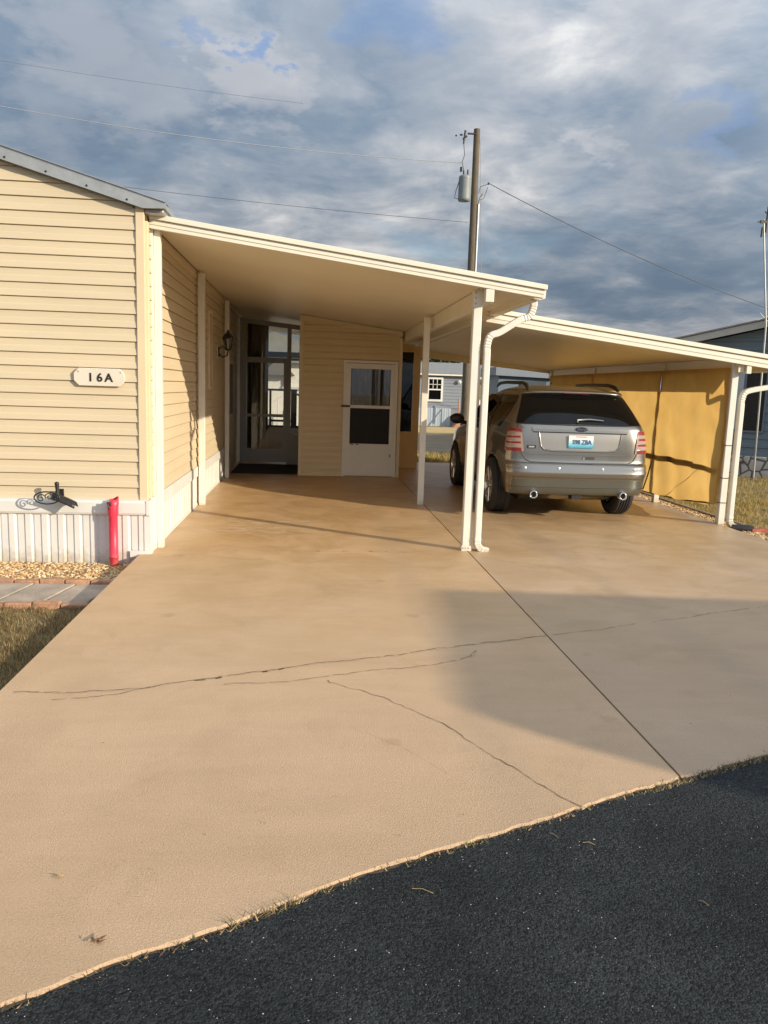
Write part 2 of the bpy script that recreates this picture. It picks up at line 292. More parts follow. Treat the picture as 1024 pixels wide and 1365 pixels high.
# ------------------------------------------------------------------ mesh helpers
class MB:
    def __init__(s): s.v=[]; s.f=[]; s.sm=[]; s.mi=[]; s.cur=0
    def add(s, vs, fs, smooth=False):
        o=len(s.v); s.v += [tuple(p) for p in vs]
        for f in fs: s.f.append([i+o for i in f]); s.sm.append(smooth); s.mi.append(s.cur)
        return s
    def box(s, x0,x1,y0,y1,z0,z1):
        vs=[(x0,y0,z0),(x1,y0,z0),(x1,y1,z0),(x0,y1,z0),(x0,y0,z1),(x1,y0,z1),(x1,y1,z1),(x0,y1,z1)]
        return s.add(vs,[(0,3,2,1),(4,5,6,7),(0,1,5,4),(1,2,6,5),(2,3,7,6),(3,0,4,7)])
    def slab_sl(s, x0,x1,y0,y1, f0, f1):
        """box whose bottom is f0(x), top is f1(x)"""
        vs=[(x0,y0,f0(x0)),(x1,y0,f0(x1)),(x1,y1,f0(x1)),(x0,y1,f0(x0)),(x0,y0,f1(x0)),(x1,y0,f1(x1)),(x1,y1,f1(x1)),(x0,y1,f1(x0))]
        return s.add(vs,[(0,3,2,1),(4,5,6,7),(0,1,5,4),(1,2,6,5),(2,3,7,6),(3,0,4,7)])
    def prism(s, poly, d):
        """poly: list of 3D pts (planar), extruded by vector d"""
        n=len(poly); d=Vector(d); a=[Vector(p) for p in poly]; b=[p+d for p in a]
        fs=[tuple(range(n))[::-1], tuple(range(n,2*n))]+[(i,(i+1)%n,n+(i+1)%n,n+i) for i in range(n)]
        return s.add(a+b,fs)
    def tube(s, pts, r, n=10, cap=True, smooth=True):
        pts=[Vector(p) for p in pts]; rs = r if isinstance(r,(list,tuple)) else [r]*len(pts)
        rings=[]; prev=None
        for i,p in enumerate(pts):
            t=(pts[min(i+1,len(pts)-1)]-pts[max(i-1,0)]).normalized()
            if prev is None:
                a=t.cross(Vector((0,0,1)));
                if a.length<1e-3: a=t.cross(Vector((0,1,0)))
                a.normalize()
            else:
                a=(prev-t*prev.dot(t)).normalized()
            prev=a; b=t.cross(a)
            rings.append([p+(a*math.cos(2*math.pi*k/n)+b*math.sin(2*math.pi*k/n))*rs[i] for k in range(n)])
        vs=[q for rg in rings for q in rg]; fs=[]
        for i in range(len(rings)-1):
            for k in range(n): fs.append((i*n+k,i*n+(k+1)%n,(i+1)*n+(k+1)%n,(i+1)*n+k))
        s.add(vs,fs,smooth)
        if cap:
            s.add(rings[0],[tuple(range(n))[::-1]]); s.add(rings[-1],[tuple(range(n))])
        return s
    def sweep(s, pts, sec, up=(0,1,0), scales=None, smooth=False):
        """sec: list of (a,b) offsets; a along 'up', b along up x tangent"""
        pts=[Vector(p) for p in pts]; up=Vector(up); rings=[]
        for i,p in enumerate(pts):
            t=(pts[min(i+1,len(pts)-1)]-pts[max(i-1,0)]).normalized()
            b=up.cross(t).normalized(); k=scales[i] if scales else 1
            rings.append([p+(up*u+b*w)*k for u,w in sec])
        n=len(sec); vs=[q for rg in rings for q in rg]; fs=[]
        for i in range(len(rings)-1):
            for k in range(n): fs.append((i*n+k,i*n+(k+1)%n,(i+1)*n+(k+1)%n,(i+1)*n+k))
        fs += [tuple(range(n))[::-1], tuple(range((len(rings)-1)*n,len(rings)*n))]
        return s.add(vs,fs,smooth)
    def lathe(s, prof, c=(0,0,0), axis='z', n=24, smooth=True):
        vs=[];fs=[];m=len(prof); c=Vector(c)
        for k in range(n):
            a=2*math.pi*k/n
            for r,h in prof:
                x,y=r*math.cos(a),r*math.sin(a)
                vs.append(c+Vector({'z':(x,y,h),'x':(h,x,y),'y':(x,h,y)}[axis]))
        for k in range(n):
            for j in range(m-1):
                fs.append((k*m+j,((k+1)%n)*m+j,((k+1)%n)*m+j+1,k*m+j+1))
        return s.add(vs,fs,smooth)
    def build(s, name, mat, parent=None, bevel=0, fix=True):
        me=bpy.data.meshes.new(name); me.from_pydata(s.v,[],s.f)
        for p,sm,mi in zip(me.polygons,s.sm,s.mi): p.use_smooth=sm; p.material_index=mi
        for m in (mat if isinstance(mat,(list,tuple)) else [mat]): me.materials.append(m)
        if fix:
            bm=bmesh.new(); bm.from_mesh(me); bmesh.ops.recalc_face_normals(bm, faces=bm.faces); bm.to_mesh(me); bm.free()
        me.update()
        o=bpy.data.objects.new(name, me); COL.objects.link(o)
        if parent: o.parent=parent; o.matrix_parent_inverse = parent_inv(parent)
        if bevel:
            bv=o.modifiers.new('bevel','BEVEL'); bv.width=bevel; bv.segments=2; bv.limit_method='ANGLE'
        return o
def world_of(p):
    m=Matrix.LocRotScale(p.location, p.rotation_euler, p.scale)
    return world_of(p.parent)@p.matrix_parent_inverse@m if p.parent else m
def parent_inv(p): return world_of(p).inverted()
def thing(name, label, cat, loc=(0,0,0), group=None, rz=0):
    o=bpy.data.objects.new(name,None); COL.objects.link(o); o.location=loc; o.rotation_euler=(0,0,rz); o.empty_display_size=.2
    o['label']=label; o['category']=cat
    if group: o['group']=group
    return o
def tag(o,label,cat,group=None,kind=None):
    o['label']=label; o['category']=cat
    if group: o['group']=group
    if kind: o['kind']=kind
    return o
def struct(o, kind='structure'): o['kind']=kind; return o
def text_obj(name, body, size, mat, M, parent, depth=0.002, shear=0, xscale=1.0, bold=0):
    cu=bpy.data.curves.new(name,'FONT'); cu.body=body; cu.size=size; cu.extrude=depth; cu.align_x='CENTER'; cu.align_y='CENTER'; cu.shear=shear; cu.offset=bold
    to=bpy.data.objects.new('tmp_text',cu); COL.objects.link(to)
    dg=bpy.context.evaluated_depsgraph_get(); me=bpy.data.meshes.new_from_object(to.evaluated_get(dg)); 
    bpy.data.objects.remove(to); bpy.data.curves.remove(cu)
    me.transform(M @ Matrix.Diagonal((xscale,1,1,1))); me.materials.clear(); me.materials.append(mat)
    o=bpy.data.objects.new(name,me); COL.objects.link(o); o.parent=parent; o.matrix_parent_inverse=parent_inv(parent)
    return o
FACE_FRONT = Matrix.Rotation(R(90),4,'X')   # text facing -y

def siding(mb, O, u, n, z0, z1, e, ext, depth=0.017):
    """lapped courses. O origin, u run dir, n outward normal, ext(z)->(u0,u1)"""
    O=Vector(O);u=Vector(u);n=Vector(n); z=z0; k=Vector((0,0,1))
    while z < z1-1e-4:
        zt=min(z+e,z1); 
        g=(.0095 if depth<.025 else .016)*(e/.12); d0=depth*.55; zq=max(z+.001,zt-g)
        prof=[(z,0.0),(z,depth+.004),(z+.46*(zq-z),depth*.9),(z+.52*(zq-z),depth*.68),(zq,d0),(zq,0.001)]
        vs=[]
        for zz,d in prof:
            a,b=ext(zz)
            if b<=a: b=a+0.001
            vs += [O+u*a+n*d+k*zz, O+u*b+n*d+k*zz]
        fs=[(2*i,2*i+1,2*i+3,2*i+2) for i in range(5)]+[tuple(range(0,12,2))[::-1],tuple(range(1,12,2))]
        mb.add(vs,fs); z=zt
    return mb
def ribbed(mb, O, u, n, length, z0, z1, pitch, depth, zb=None):
    O=Vector(O);u=Vector(u);n=Vector(n); pts=[]; a=0
    while a<length:
        for f,d in ((0,0),(.10,depth),(.42,depth),(.50,depth*.45),(.88,depth*.45),(.96,0)):
            if a+f*pitch<length: pts.append((a+f*pitch,d))
        a+=pitch
    pts.append((length,0))
    vs=[]; 
    for p,d in pts:
        vs += [O+u*p+n*d+Vector((0,0,z0)), O+u*p+n*d+Vector((0,0,z1))]
    fs=[(2*i,2*i+2,2*i+3,2*i+1) for i in range(len(pts)-1)]
    return mb.add(vs,fs)

# ------------------------------------------------------------------ SETTING
GZ=-0.12
edge=[(-12,-3.4),(-4,0.37),(-1.57,1.50),(-1.2,1.69),(-.773,1.89),(-.526,2.034),(-.313,2.131),(-.167,2.208),(.063,2.345),(.295,2.459),(.639,2.606),(.963,2.748),(1.182,2.854),(1.594,3.028),(2.129,3.248),(3.2,3.74),(5.3,4.70),(9,6.4),(30,16)]
def fine_edge(x0,x1,step=.035,amp=.006,seed=1):
    rnd=random.Random(seed); out=[]; x=x0
    def f(x):
        for (a,b),(c,d) in zip(edge,edge[1:]):
            if a<=x<=c: return b+(d-b)*(x-a)/(c-a)
    k=0
    while x<x1-1e-6:
        out.append((x, f(x)+(rnd.uniform(-amp,amp) if 0<k else 0))); x+=step; k+=1
    out.append((x1,f(x1))); return out
mb=MB(); mb.add([(-150,-150,GZ),(150,-150,GZ),(150,200,GZ),(-150,200,GZ)],[(0,1,2,3)])
struct(mb.build('ground', soil_m, fix=False))
# the road in front (camera stands on it) : beyond edge line toward -y
mb=MB(); e2=[(-90,-38.7)]+edge+[(90,44)]
zz=-0.010
vs=[(x,y+.015,zz) for x,y in e2]+[(x+6,y-15,zz) for x,y in e2]
n=len(e2); mb.add(vs,[(i,i+n,i+n+1,i+1) for i in range(n-1)])
struct(mb.build('road', asphalt_m))
# slabs
def slab(name, x0,x1,yb, seed):
    el=fine_edge(x0,x1,seed=seed); mb=MB(); top=0.0; bot=-0.16; n=len(el)
    rb=random.Random(seed+50); bev=[(x+.002,y-rb.choice((.003,.004,.006,.008,.012))) for x,y in el]; bev[0]=(x0,bev[0][1]); bev[-1]=(x1,bev[-1][1])
    vs=[(x,y,top) for x,y in el]+[(x,y,top-.006) for x,y in bev]+[(x,y-.006,bot) for x,y in bev]
    vs+=[(x0,yb,top),(x1,yb,top),(x0,yb,bot),(x1,yb,bot)]
    A,B,C=3*n,3*n+1,3*n+2; D=3*n+3
    fs=[tuple(range(n))+(B,A)]
    for i in range(n-1): fs+= [(i,i+n,i+n+1,i+1),(i+n,i+2*n,i+2*n+1,i+n+1)]
    fs+=[(0,A,C,2*n,n),(n-1,2*n-1,3*n-1,D,B),(A,B,D,C)]
    mb.add(vs,fs); o=mb.build(name, concrete_m)
    return struct(o)
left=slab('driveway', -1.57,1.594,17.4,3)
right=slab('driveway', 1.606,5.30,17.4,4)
mb=MB(); mb.box(1.594,1.606,2.99,17.4,-.15,-.012); struct(mb.build('expansion_joint', crack_m))
def crack(name, pts, w, mat, jit=.012, z=.0025, seed=1, step=.03, gaps=0.0, wob=.011):
    rnd=random.Random(seed); P=[]
    for (a,b),(c,d) in zip(pts,pts[1:]):
        L=math.hypot(c-a,d-b); k=max(1,int(L/step))
        for i in range(k):
            t=i/k; X=a+(c-a)*t; Y_=b+(d-b)*t; wb=wob*(math.sin(X*7.3+Y_*3)+.6*math.sin(X*17+1)+.4*math.sin(X*31+Y_*23))
            P.append((X+wb*.4+rnd.uniform(-jit,jit), Y_+wb+rnd.uniform(-jit,jit)))
    P.append(pts[-1]); mb=MB(); w0=w
    for i in range(len(P)-1):
        if rnd.random()<gaps: continue
        a=Vector((*P[i],z)); b=Vector((*P[i+1],z)); t=(b-a); nrm=Vector((-t.y,t.x,0)).normalized()
        w1=w*rnd.uniform(.35,1.2)
        mb.add([a-nrm*w0/2,a+nrm*w0/2,b+nrm*w1/2,b-nrm*w1/2],[(0,1,2,3)]); w0=w1
    o=mb.build(name,mat); return struct(o)
crack('driveway_crack', [(.107,4.145),(.322,3.961),(.42,3.86),(.499,3.761),(.661,3.578),(.786,3.294),(.911,3.113),(1.016,2.918),(1.09,2.79)], .0042, crack_m, .008, seed=2)
crack('driveway_crack', [(-1.50,3.98),(-1.2,4.0),(-1.0,4.03),(-.824,4.065),(-.489,4.205),(-.125,4.357),(.269,4.483),(.75,4.66),(1.214,4.84),(1.588,4.955)], .0055, crack_m, .006, seed=5, gaps=.08)
crack('driveway_crack', [(-1.50,3.98),(-1.2,4.0),(-1.0,4.03),(-.824,4.065),(-.489,4.205),(-.125,4.357),(.269,4.483),(.75,4.66),(1.214,4.84),(1.588,4.955)], .022, stain_m, .006, z=.0012, seed=35)
crack('driveway_crack', [(-.95,4.04),(-.75,4.08),(-.1,4.36),(.3,4.49)], .016, crack_m, .004, seed=25, gaps=.86)
crack('driveway_crack', [(1.612,4.96),(2.541,5.311),(3.593,5.732),(5.2,6.3)], .004, crack_m, .005, seed=6, gaps=.2)
crack('driveway_crack', [(-1.271,3.898),(-1.05,3.94),(-.824,4.065)], .005, crack_m, .006, seed=7, gaps=.1)
crack('driveway_crack', [(-.44,4.10),(0,4.17),(.4,4.32),(.8,4.42),(1.0,4.55),(1.05,4.66)], .0035, crack_m, .007, seed=9, gaps=.1)
crack('driveway_crack', [(-.44,4.10),(0,4.17),(.4,4.32),(.8,4.42),(1.0,4.55),(1.05,4.66)], .016, stain_m, .006, z=.0012, seed=39)
crack('driveway_crack', [(-1.45,7.52),(-.6,7.60),(.6,7.63),(1.54,7.66)], .005, stain_m, .004, seed=14, gaps=.15)
crack('driveway_crack', [(-.35,7.60),(.5,7.63),(1.0,7.64)], .012, crack_m, .004, seed=15, gaps=.85)
crack('driveway_crack', [(.22,3.55),(.42,3.33),(.60,3.08)], .0018, stain_m, .004, seed=8)
# far road and far strips
mb=MB(); mb.box(-60,60,21.3,31.0,GZ-.1,GZ+.004); struct(mb.build('far_road', node_mat('worn asphalt',(0.27,0.215,0.15),.95,noise=.15,nscale=.8,bump=.3,spec=.05)))
mb=MB(); mb.box(-60,60,32.0,37.0,GZ-.1,GZ+.003); struct(mb.build('far_verge', node_mat('dry verge',(0.50,0.36,0.16),.9,noise=.2,nscale=2,bump=.5)))
ep=[(x,y-.011) for x,y in edge if -1.6<x<5.4]
crack('edge_dirt',ep,.016,crack_m,.006,z=-.0085,seed=61,step=.02,gaps=.12,wob=0)
crack('edge_dirt',[(1.5,2.98),(2.129,3.235),(3.2,3.725),(5.3,4.68)],.030,crack_m,.012,z=-.0078,seed=62,step=.02,gaps=.25,wob=0)
# gravel bed sheets under stones
def sheet(name,x0,x1,y0,y1,z,mat):
    mb=MB(); mb.add([(x0,y0,z),(x1,y0,z),(x1,y1,z),(x0,y1,z)],[(0,1,2,3)]); return struct(mb.build(name,mat,fix=False))
dirt_m=node_mat('bed dirt',(0.20,0.13,0.07),.95,noise=.3,nscale=20,bump=.6)
sheet('gravel_bed',-9,-1.57,6.66,7.45,GZ+.004,dirt_m)
sheet('gravel_bed',5.30,5.74,6.2,17.4,GZ+.004,dirt_m)

ICO=None
def stones(name,x0,x1,y0,y1,z,count,r0,r1,seed,label,zf=None):
    rnd=random.Random(seed); bm=bmesh.new(); bmesh.ops.create_icosphere(bm,subdivisions=1,radius=1); bv=[v.co.copy() for v in bm.verts]; bf=[[v.index for v in f.verts] for f in bm.faces]; bm.free()
    mb=MB()
    for _ in range(count):
        x=rnd.uniform(x0,x1); y=rnd.uniform(y0,y1); r=rnd.uniform(r0,r1); s=Vector((rnd.uniform(.7,1.4),rnd.uniform(.7,1.1),rnd.uniform(.5,.85)))
        Q=Matrix.Rotation(rnd.uniform(0,6.3),3,'Z')@Matrix.Rotation(rnd.uniform(-.6,.6),3,'X')
        c=Vector((x,y,(zf(x,y) if zf else z)+rnd.uniform(0,r*.9)))
        mb.add([c+Q@Vector((v.x*s.x,v.y*s.y,v.z*s.z))*r for v in bv],bf)
    o=mb.build(name,gravel_m,fix=False); o['kind']='stuff'; o['label']=label; o['category']='gravel'; return o
stones('gravel',-3.9,-1.60,6.70,7.40,GZ+.012,7500,.008,.018,11,'tan river gravel in the bed below the white skirting')
stones('gravel',5.33,5.72,6.6,13.2,GZ+.05,9500,.009,.019,12,'tan river gravel strip along the right edge of the driveway')
# paver path
pv=thing('paver_path','grey tan paving slabs in a row beside the gravel bed','path',(-3,6.3,GZ))
for i in range(9):
    xr=-1.60-i*.335; mb=MB(); a=.02*(i%2)
    xl=xr-.318; sk=.10
    mb.prism([(xl-sk,6.03,GZ-.02),(xr-sk,6.03,GZ-.02),(xr,6.60,GZ-.02),(xl,6.60,GZ-.02)],(0,0,.045+.004*(i%3)))
    mb.build('paver',paver_m,pv,bevel=.006)
bgrp='edging bricks along the paver path'
for i in range(14):
    mb=MB(); x=-1.62-i*.205; mb.box(x-.195,x,6.61,6.68,GZ-.02,GZ+.05+.006*((i*7)%3))
    b=mb.build('edging_brick',brick_m,bevel=.008); tag(b,'terracotta edging brick set between gravel bed and paving slabs','brick',bgrp)
for i in range(14):
    mb=MB(); x=-1.66-i*.205; mb.box(x-.195,x,5.94,6.01,GZ-.02,GZ+.035+.008*((i*5)%3))
    b=mb.build('edging_brick',brick_m,bevel=.008); tag(b,'terracotta edging brick set between paving slabs and lawn','brick','edging bricks along the lawn')
def blades(name,regions,h0,h1,seed,mat,label,w=.004):
    rnd=random.Random(seed); mb=MB()
    for (x0,x1,y0,y1,z,cnt) in regions:
        for _ in range(cnt):
            x=rnd.uniform(x0,x1); y=rnd.uniform(y0,y1); cl_=.5+.5*math.sin(x*9.1+3*math.sin(y*5.3))*math.sin(y*8.3+2*math.sin(x*6.7))
            if rnd.random()>.35+.65*cl_: continue
            h=rnd.uniform(h0,h1)*(.55+.9*cl_); a=rnd.uniform(0,6.28); l=rnd.uniform(.1,.9)*h
            dx,dy=math.cos(a),math.sin(a); px,py=-dy*w/2,dx*w/2
            mb.add([(x-px,y-py,z),(x+px,y+py,z),(x+dx*l*.4+px*.7,y+dy*l*.4+py*.7,z+h*.6),(x+dx*l*.4-px*.7,y+dy*l*.4-py*.7,z+h*.6),(x+dx*l,y+dy*l,z+h)],[(0,1,2,3),(3,2,4)])
    o=mb.build(name,mat,fix=False); o['kind']='stuff'; o['label']=label; o['category']='grass'; return o
blades('grass',[(-3.0,-1.60,2.9,5.94,GZ,42000),(-3,-1.58,1.3,2.9,GZ,2500)],.012,.045,21,grass_m,'half dry mown grass left of the driveway')
blades('grass',[(5.78,8.2,8.5,13,GZ,15000),(7,12,12,17,GZ,14000)],.03,.08,22,grassy_m,'dry yellow lawn right of the carport',w=.008)
blades('grass',[(1.5,6.5,17.5,21.2,GZ,16000)],.04,.12,23,grassy_m,'dry yellow grass strip behind the carport',w=.014)

# ------------------------------------------------------------------ MAIN HOME
FY=7.45; SX=-1.50; E=0.1208
home=thing('mobile_home','beige lap sided mobile home with white ribbed skirting and grey metal roof','house',(-5,12,GZ))
rake=lambda x: 3.110+(-1.564-x)*.288
mb=MB(); 
def ext_front(z):
    # wall right limit x=-1.572 ; left limit far ; clipped by rake
    zr=z+.01
    xr=-1.574 if zr<rake(-1.574) else -1.564-(zr-3.110)/.288
    return (-8.4, xr)
siding(mb,(0,FY,0),(1,0,0),(0,-1,0),.496,4.0,E,lambda z:ext_front(z))
mb.build('front_wall',siding_m,home)
mb=MB(); mb.prism([(-8.4,FY+.001,.2),(SX-.03,FY+.001,.2),(SX-.03,FY+.001,3.08),(-5,FY+.001,4.08),(-8.4,FY+.001,3.1)],(0,.1,0)); mb.build('wall_backing',siding_m,home)
mb=MB(); mb.box(-1.574,SX,FY-.030,FY+.02,.50,3.118); mb.box(SX-.02,SX+.022,FY+.02,FY+.09,.50,3.0); mb.build('corner_trim',trim_m,home,bevel=.004)
# side wall
mb=MB(); siding(mb,(SX,0,0),(0,1,0),(1,0,0),.52,2.965,E,lambda z:(7.54,20.0)); mb.build('side_wall',siding_m,home)
mb=MB(); mb.box(SX-.12,SX-.001,FY+.10,20,-.1,3.2); mb.build('side_wall_backing',siding_m,home)
mb=MB(); mb.box(SX,SX+.03,7.75,13.58,2.90,2.945); mb.box(SX,SX+.022,7.75,13.58,2.945,2.99); mb.build('wall_top_trim',trim_m,home)
# skirts
mb=MB(); ribbed(mb,(SX-.02,FY-.03,0),(-1,0,0),(0,-1,0),6.8,-.11,.37,.1455,.018); mb.build('front_skirting',skirt_m,home,fix=False)
mb=MB(); mb.box(-8.3,SX-.03,FY+.0,FY+.05,-.12,.40); mb.build('skirting_backing',white_m,home)
mb=MB(); pr=[(FY-.035,.362),(FY-.062,.366),(FY-.070,.385),(FY-.070,.478),(FY-.058,.498),(FY-.02,.506),(FY-.02,.362)]
mb.prism([(-8.3,y,z) for y,z in pr],(8.3+SX-.012,0,0)); mb.build('skirting_band',white_m,home)
mb=MB(); mb.box(SX-.012,SX+.03,FY-.075,FY+.0,.362,.50); mb.build('band_end_cap',white_m,home,bevel=.006)
mb=MB(); ribbed(mb,(SX+.012,7.46,0),(0,1,0),(1,0,0),6.2,0.0,.40,.17,.010); mb.build('side_skirting',skirt_m,home,fix=False)
mb=MB(); mb.box(SX-.01,SX+.035,7.47,13.6,.385,.515); mb.box(SX+.0,SX+.028,7.47,13.6,0,.025); mb.build('side_skirting_band',white_m,home,bevel=.006)
mb=MB(); mb.box(SX-.035,SX+.034,FY-.055,FY+.03,-.02,.365); mb.build('skirting_corner',white_m,home,bevel=.005)
mb=MB(); mb.box(SX-.16,SX+.02,FY-.075,FY-.06,-.03,.03); mb.build('base_flashing',white_m,home)
# roof
mb=MB(); RF=lambda x:rake(x)+.09
mb.prism([(-1.31,FY-.06,RF(-1.31)-.03),(-1.31,FY-.06,RF(-1.31)+.012),(-5,FY-.06,RF(-5)+.012),(-8.8,FY-.06,RF(-1.2)+.012),(-8.8,FY-.06,RF(-1.2)-.03),(-5,FY-.06,RF(-5)-.03)],(0,14,0)); mb.build('roof',galv_m,home)
mb=MB()
mb.prism([(-1.30,FY-.085,RF(-1.30)+.016),(-5,FY-.085,RF(-5)+.016),(-5,FY-.085,rake(-5)-.004),(-1.50,FY-.085,rake(-1.50)-.004),(-1.30,FY-.085,rake(-1.30)+.06)],(0,.024,0))
mb.prism([(-1.30,FY-.100,RF(-1.30)+.017),(-5,FY-.100,RF(-5)+.017),(-5,FY-.100,RF(-5)+.023),(-1.30,FY-.100,RF(-1.30)+.023)],(0,.2,0))
mb.build('rake_trim',galv_m,home)
for i in range(12):
    mb=MB(); x=-1.63-i*.337; mb.lathe([(0,-.006),(.008,-.005),(.010,0)],(x,FY-.086,rake(x)+.022),'y',8); mb.build('trim_screw',black_m,home)
mb=MB(); mb.box(-1.50,-1.33,FY-.02,FY+.30,3.06,3.12); mb.build('eave_gutter',galv_m,home,bevel=.01)
# window on the side wall
w=MB(); y0,y1,z0,z1=11.66,11.98,1.50,2.62
for a in ((y0,y0+.05,z0,z1),(y1-.05,y1,z0,z1),(y0+.05,y1-.05,z0,z0+.05),(y0+.05,y1-.05,z1-.05,z1)): w.box(SX,SX+.045,a[0],a[1],a[2],a[3])
wn=w.build('window',trim_m,home); mb=MB(); mb.box(SX+.01,SX+.025,y0+.05,y1-.05,z0+.05,z1-.05); mb.build('pane',dark_g,wn)
mb=MB(); mb.box(SX,SX+.03,14.3,15.1,1.0,2.0); wn=mb.build('window',trim_m,home); mb=MB(); mb.box(SX+.03,SX+.034,14.35,15.05,1.05,1.95); mb.build('pane',dark_g,wn)

# address sign
sg=thing('address_sign','cream plaque with black figures 16A on beige siding','sign',(-1.905,FY-.03,1.616))
ang=R(0); xa,xb,za,zb=-2.135,-1.685,1.538,1.697; c=.045
poly=[(xa+c,za),(xb-c,za),(xb-.012,za+c*.7),(xb,za+.06),(xb,zb-.06),(xb-.012,zb-c*.7),(xb-c,zb),(xa+c,zb),(xa,zb-c),(xa,za+c)]
mb=MB(); mb.prism([(x,FY-.045,z) for x,z in poly],(0,.022,0)); mb.build('plate',node_mat('sign cream',(0.66,0.60,0.50),.4,noise=.06),sg,bevel=.006)
for ch,x in (('1',-1.985),('6',-1.905),('A',-1.825)): text_obj('character',ch,.104,black_m,Matrix.Translation((x,FY-.048,1.612))@FACE_FRONT,sg,.0022,bold=.0021)
for x in (-2.09,-1.72): mb=MB(); mb.lathe([(0,-.004),(.006,-.003),(.007,0)],(x,FY-.046,1.665),'y',8); mb.build('screw',galv_m,sg)

# wall lantern
ln=thing('wall_lantern','black scroll arm coach lantern on the beige side wall','lamp',(-1.45,12.9,2.1))
mb=MB(); mb.box(SX+.02,SX+.035,12.66,12.80,1.98,2.20); mb.build('mounting_block',white_m,ln,bevel=.004)
mb=MB(); mb.box(SX+.036,SX+.05,12.68,12.78,2.0,2.16); mb.tube([(SX+.04,12.73,2.06),(SX+.10,12.73,2.0),(SX+.17,12.73,2.03),(SX+.185,12.73,2.10)],.012,8); mb.tube([(SX+.04,12.73,2.12),(SX+.1,12.73,2.17),(SX+.14,12.73,2.14)],.008,8); mb.build('scroll_arm',black_m,ln)
mb=MB(); mb.lathe([(.0,2.10),(.045,2.11),(.05,2.13),(.045,2.135)],(SX+.185,12.73,0),n=6,smooth=False)
for k in range(6):
    a=k*math.pi/3; mb.tube([(SX+.185+.045*math.cos(a),12.73+.045*math.sin(a),2.13),(SX+.185+.075*math.cos(a),12.73+.075*math.sin(a),2.30)],.006,5)
mb.lathe([(.085,2.29),(.09,2.31),(.05,2.36),(.02,2.39),(.02,2.41),(0,2.43)],(SX+.185,12.73,0),n=6,smooth=False); mb.build('cage',black_m,ln)
mb=MB(); mb.lathe([(.04,2.135),(.069,2.29)],(SX+.185,12.73,0),n=6,smooth=False); mb.build('glass_shade',clear_g,ln)

# red pipe
rp=thing('drain_pipe','bright red upright drain pipe with a broken collar at the skirting','pipe',(-1.79,7.31,GZ))
mb=MB(); mb.lathe([(.040,-.12),(.040,-.02),(.044,-.018),(.044,-.005),(.040,-.003),(.040,.36),(.047,.375),(.049,.47),(.044,.50),(.036,.50),(.034,.40)],(-1.79,7.31,0),n=22); mb.build('pipe',red_m,rp)
mb=MB(); 
prof=[]
for k in range(20):
    a=2*math.pi*k/20; r=.043; h=.535+.014*math.sin(2*a+.4)+(-.05 if 2.6<a<4.4 else 0)
    prof.append((-1.785+r*1.12*math.cos(a),7.305+r*1.1*math.sin(a),h))
vs=[(x,y,.47) for x,y,h in prof]+[(x,y,h) for x,y,h in prof]+[(-1.785+(x+1.785)*.8,7.305+(y-7.305)*.8,h-.002) for x,y,h in prof]+[(-1.785+(x+1.785)*.8,7.305+(y-7.305)*.8,.47) for x,y,h in prof]
mb.add(vs,[(j*20+i,j*20+(i+1)%20,(j+1)*20+(i+1)%20,(j+1)*20+i) for j in range(3) for i in range(20)],True); mb.build('collar',red_m,rp)
mb=MB(); mb.lathe([(0,.49),(.034,.485)],(-1.79,7.31,0),n=18); mb.build('opening',dark_m,rp)
mb=MB(); mb.tube([(-1.83,7.27,.50),(-1.815,7.255,.46),(-1.81,7.262,.43)],.007,6); mb.tube([(-1.80,7.255,.505),(-1.79,7.256,.47)],.006,6); mb.build('wire_scrap',black_m,rp)

# hose holder
hh=thing('hose_hanger','black wrought metal hose hanger with scrolls on the white skirting band','hose hanger',(-2.27,7.34,.52))
hx,hy=-2.27,7.26
mb=MB()
pts=[(hx-.075+.11*math.cos(t),hy-.03+.0*t,.535+.055*math.sin(t)) for t in [k*math.pi/12 for k in range(25)]]
mb.tube(pts,.0065,7,cap=False)
for (cx,cz,r0,sg_) in ((-.125,.53,.042,1),(-.055,.545,.036,-1),(-.01,.53,.03,1)):
    pts=[(hx+cx+sg_*(r0*(1-t/16))*math.cos(t*.62),hy-.03,cz+(r0*(1-t/16))*math.sin(t*.62)) for t in range(14)]; mb.tube(pts,.005,6)
mb.build('scrollwork',black_m,hh)
mb=MB(); 
vs=[];nu=9;nv=6
for i in range(nv):
    for j in range(nu):
        t=j/(nu-1); x=hx-.04+.20*t; s=(i/(nv-1)-.5)
        zc=.60-.10*t**1.2; vs.append((x,hy+.03+ s*.13, zc-abs(s)**1.5*.16-.02*(1-t)))
mb.add(vs,[(i*nu+j,i*nu+j+1,(i+1)*nu+j+1,(i+1)*nu+j) for i in range(nv-1) for j in range(nu-1)],True)
o=mb.build('saddle',black_m,hh); sm=o.modifiers.new('thickness','SOLIDIFY'); sm.thickness=.006
mb=MB(); mb.tube([(hx,hy+.02,.555),(hx+.003,hy+.02,.60),(hx,hy+.02,.655)],[.02,.016,.019],10); mb.lathe([(0,.678),(.016,.672),(.022,.66),(.016,.65)],(hx,hy+.02,0),n=12); mb.tube([(hx,hy+.02,.56),(hx,7.38,.55)],.008,6); mb.box(hx-.03,hx+.03,7.372,7.38,.50,.60); mb.build('bracket',black_m,hh)

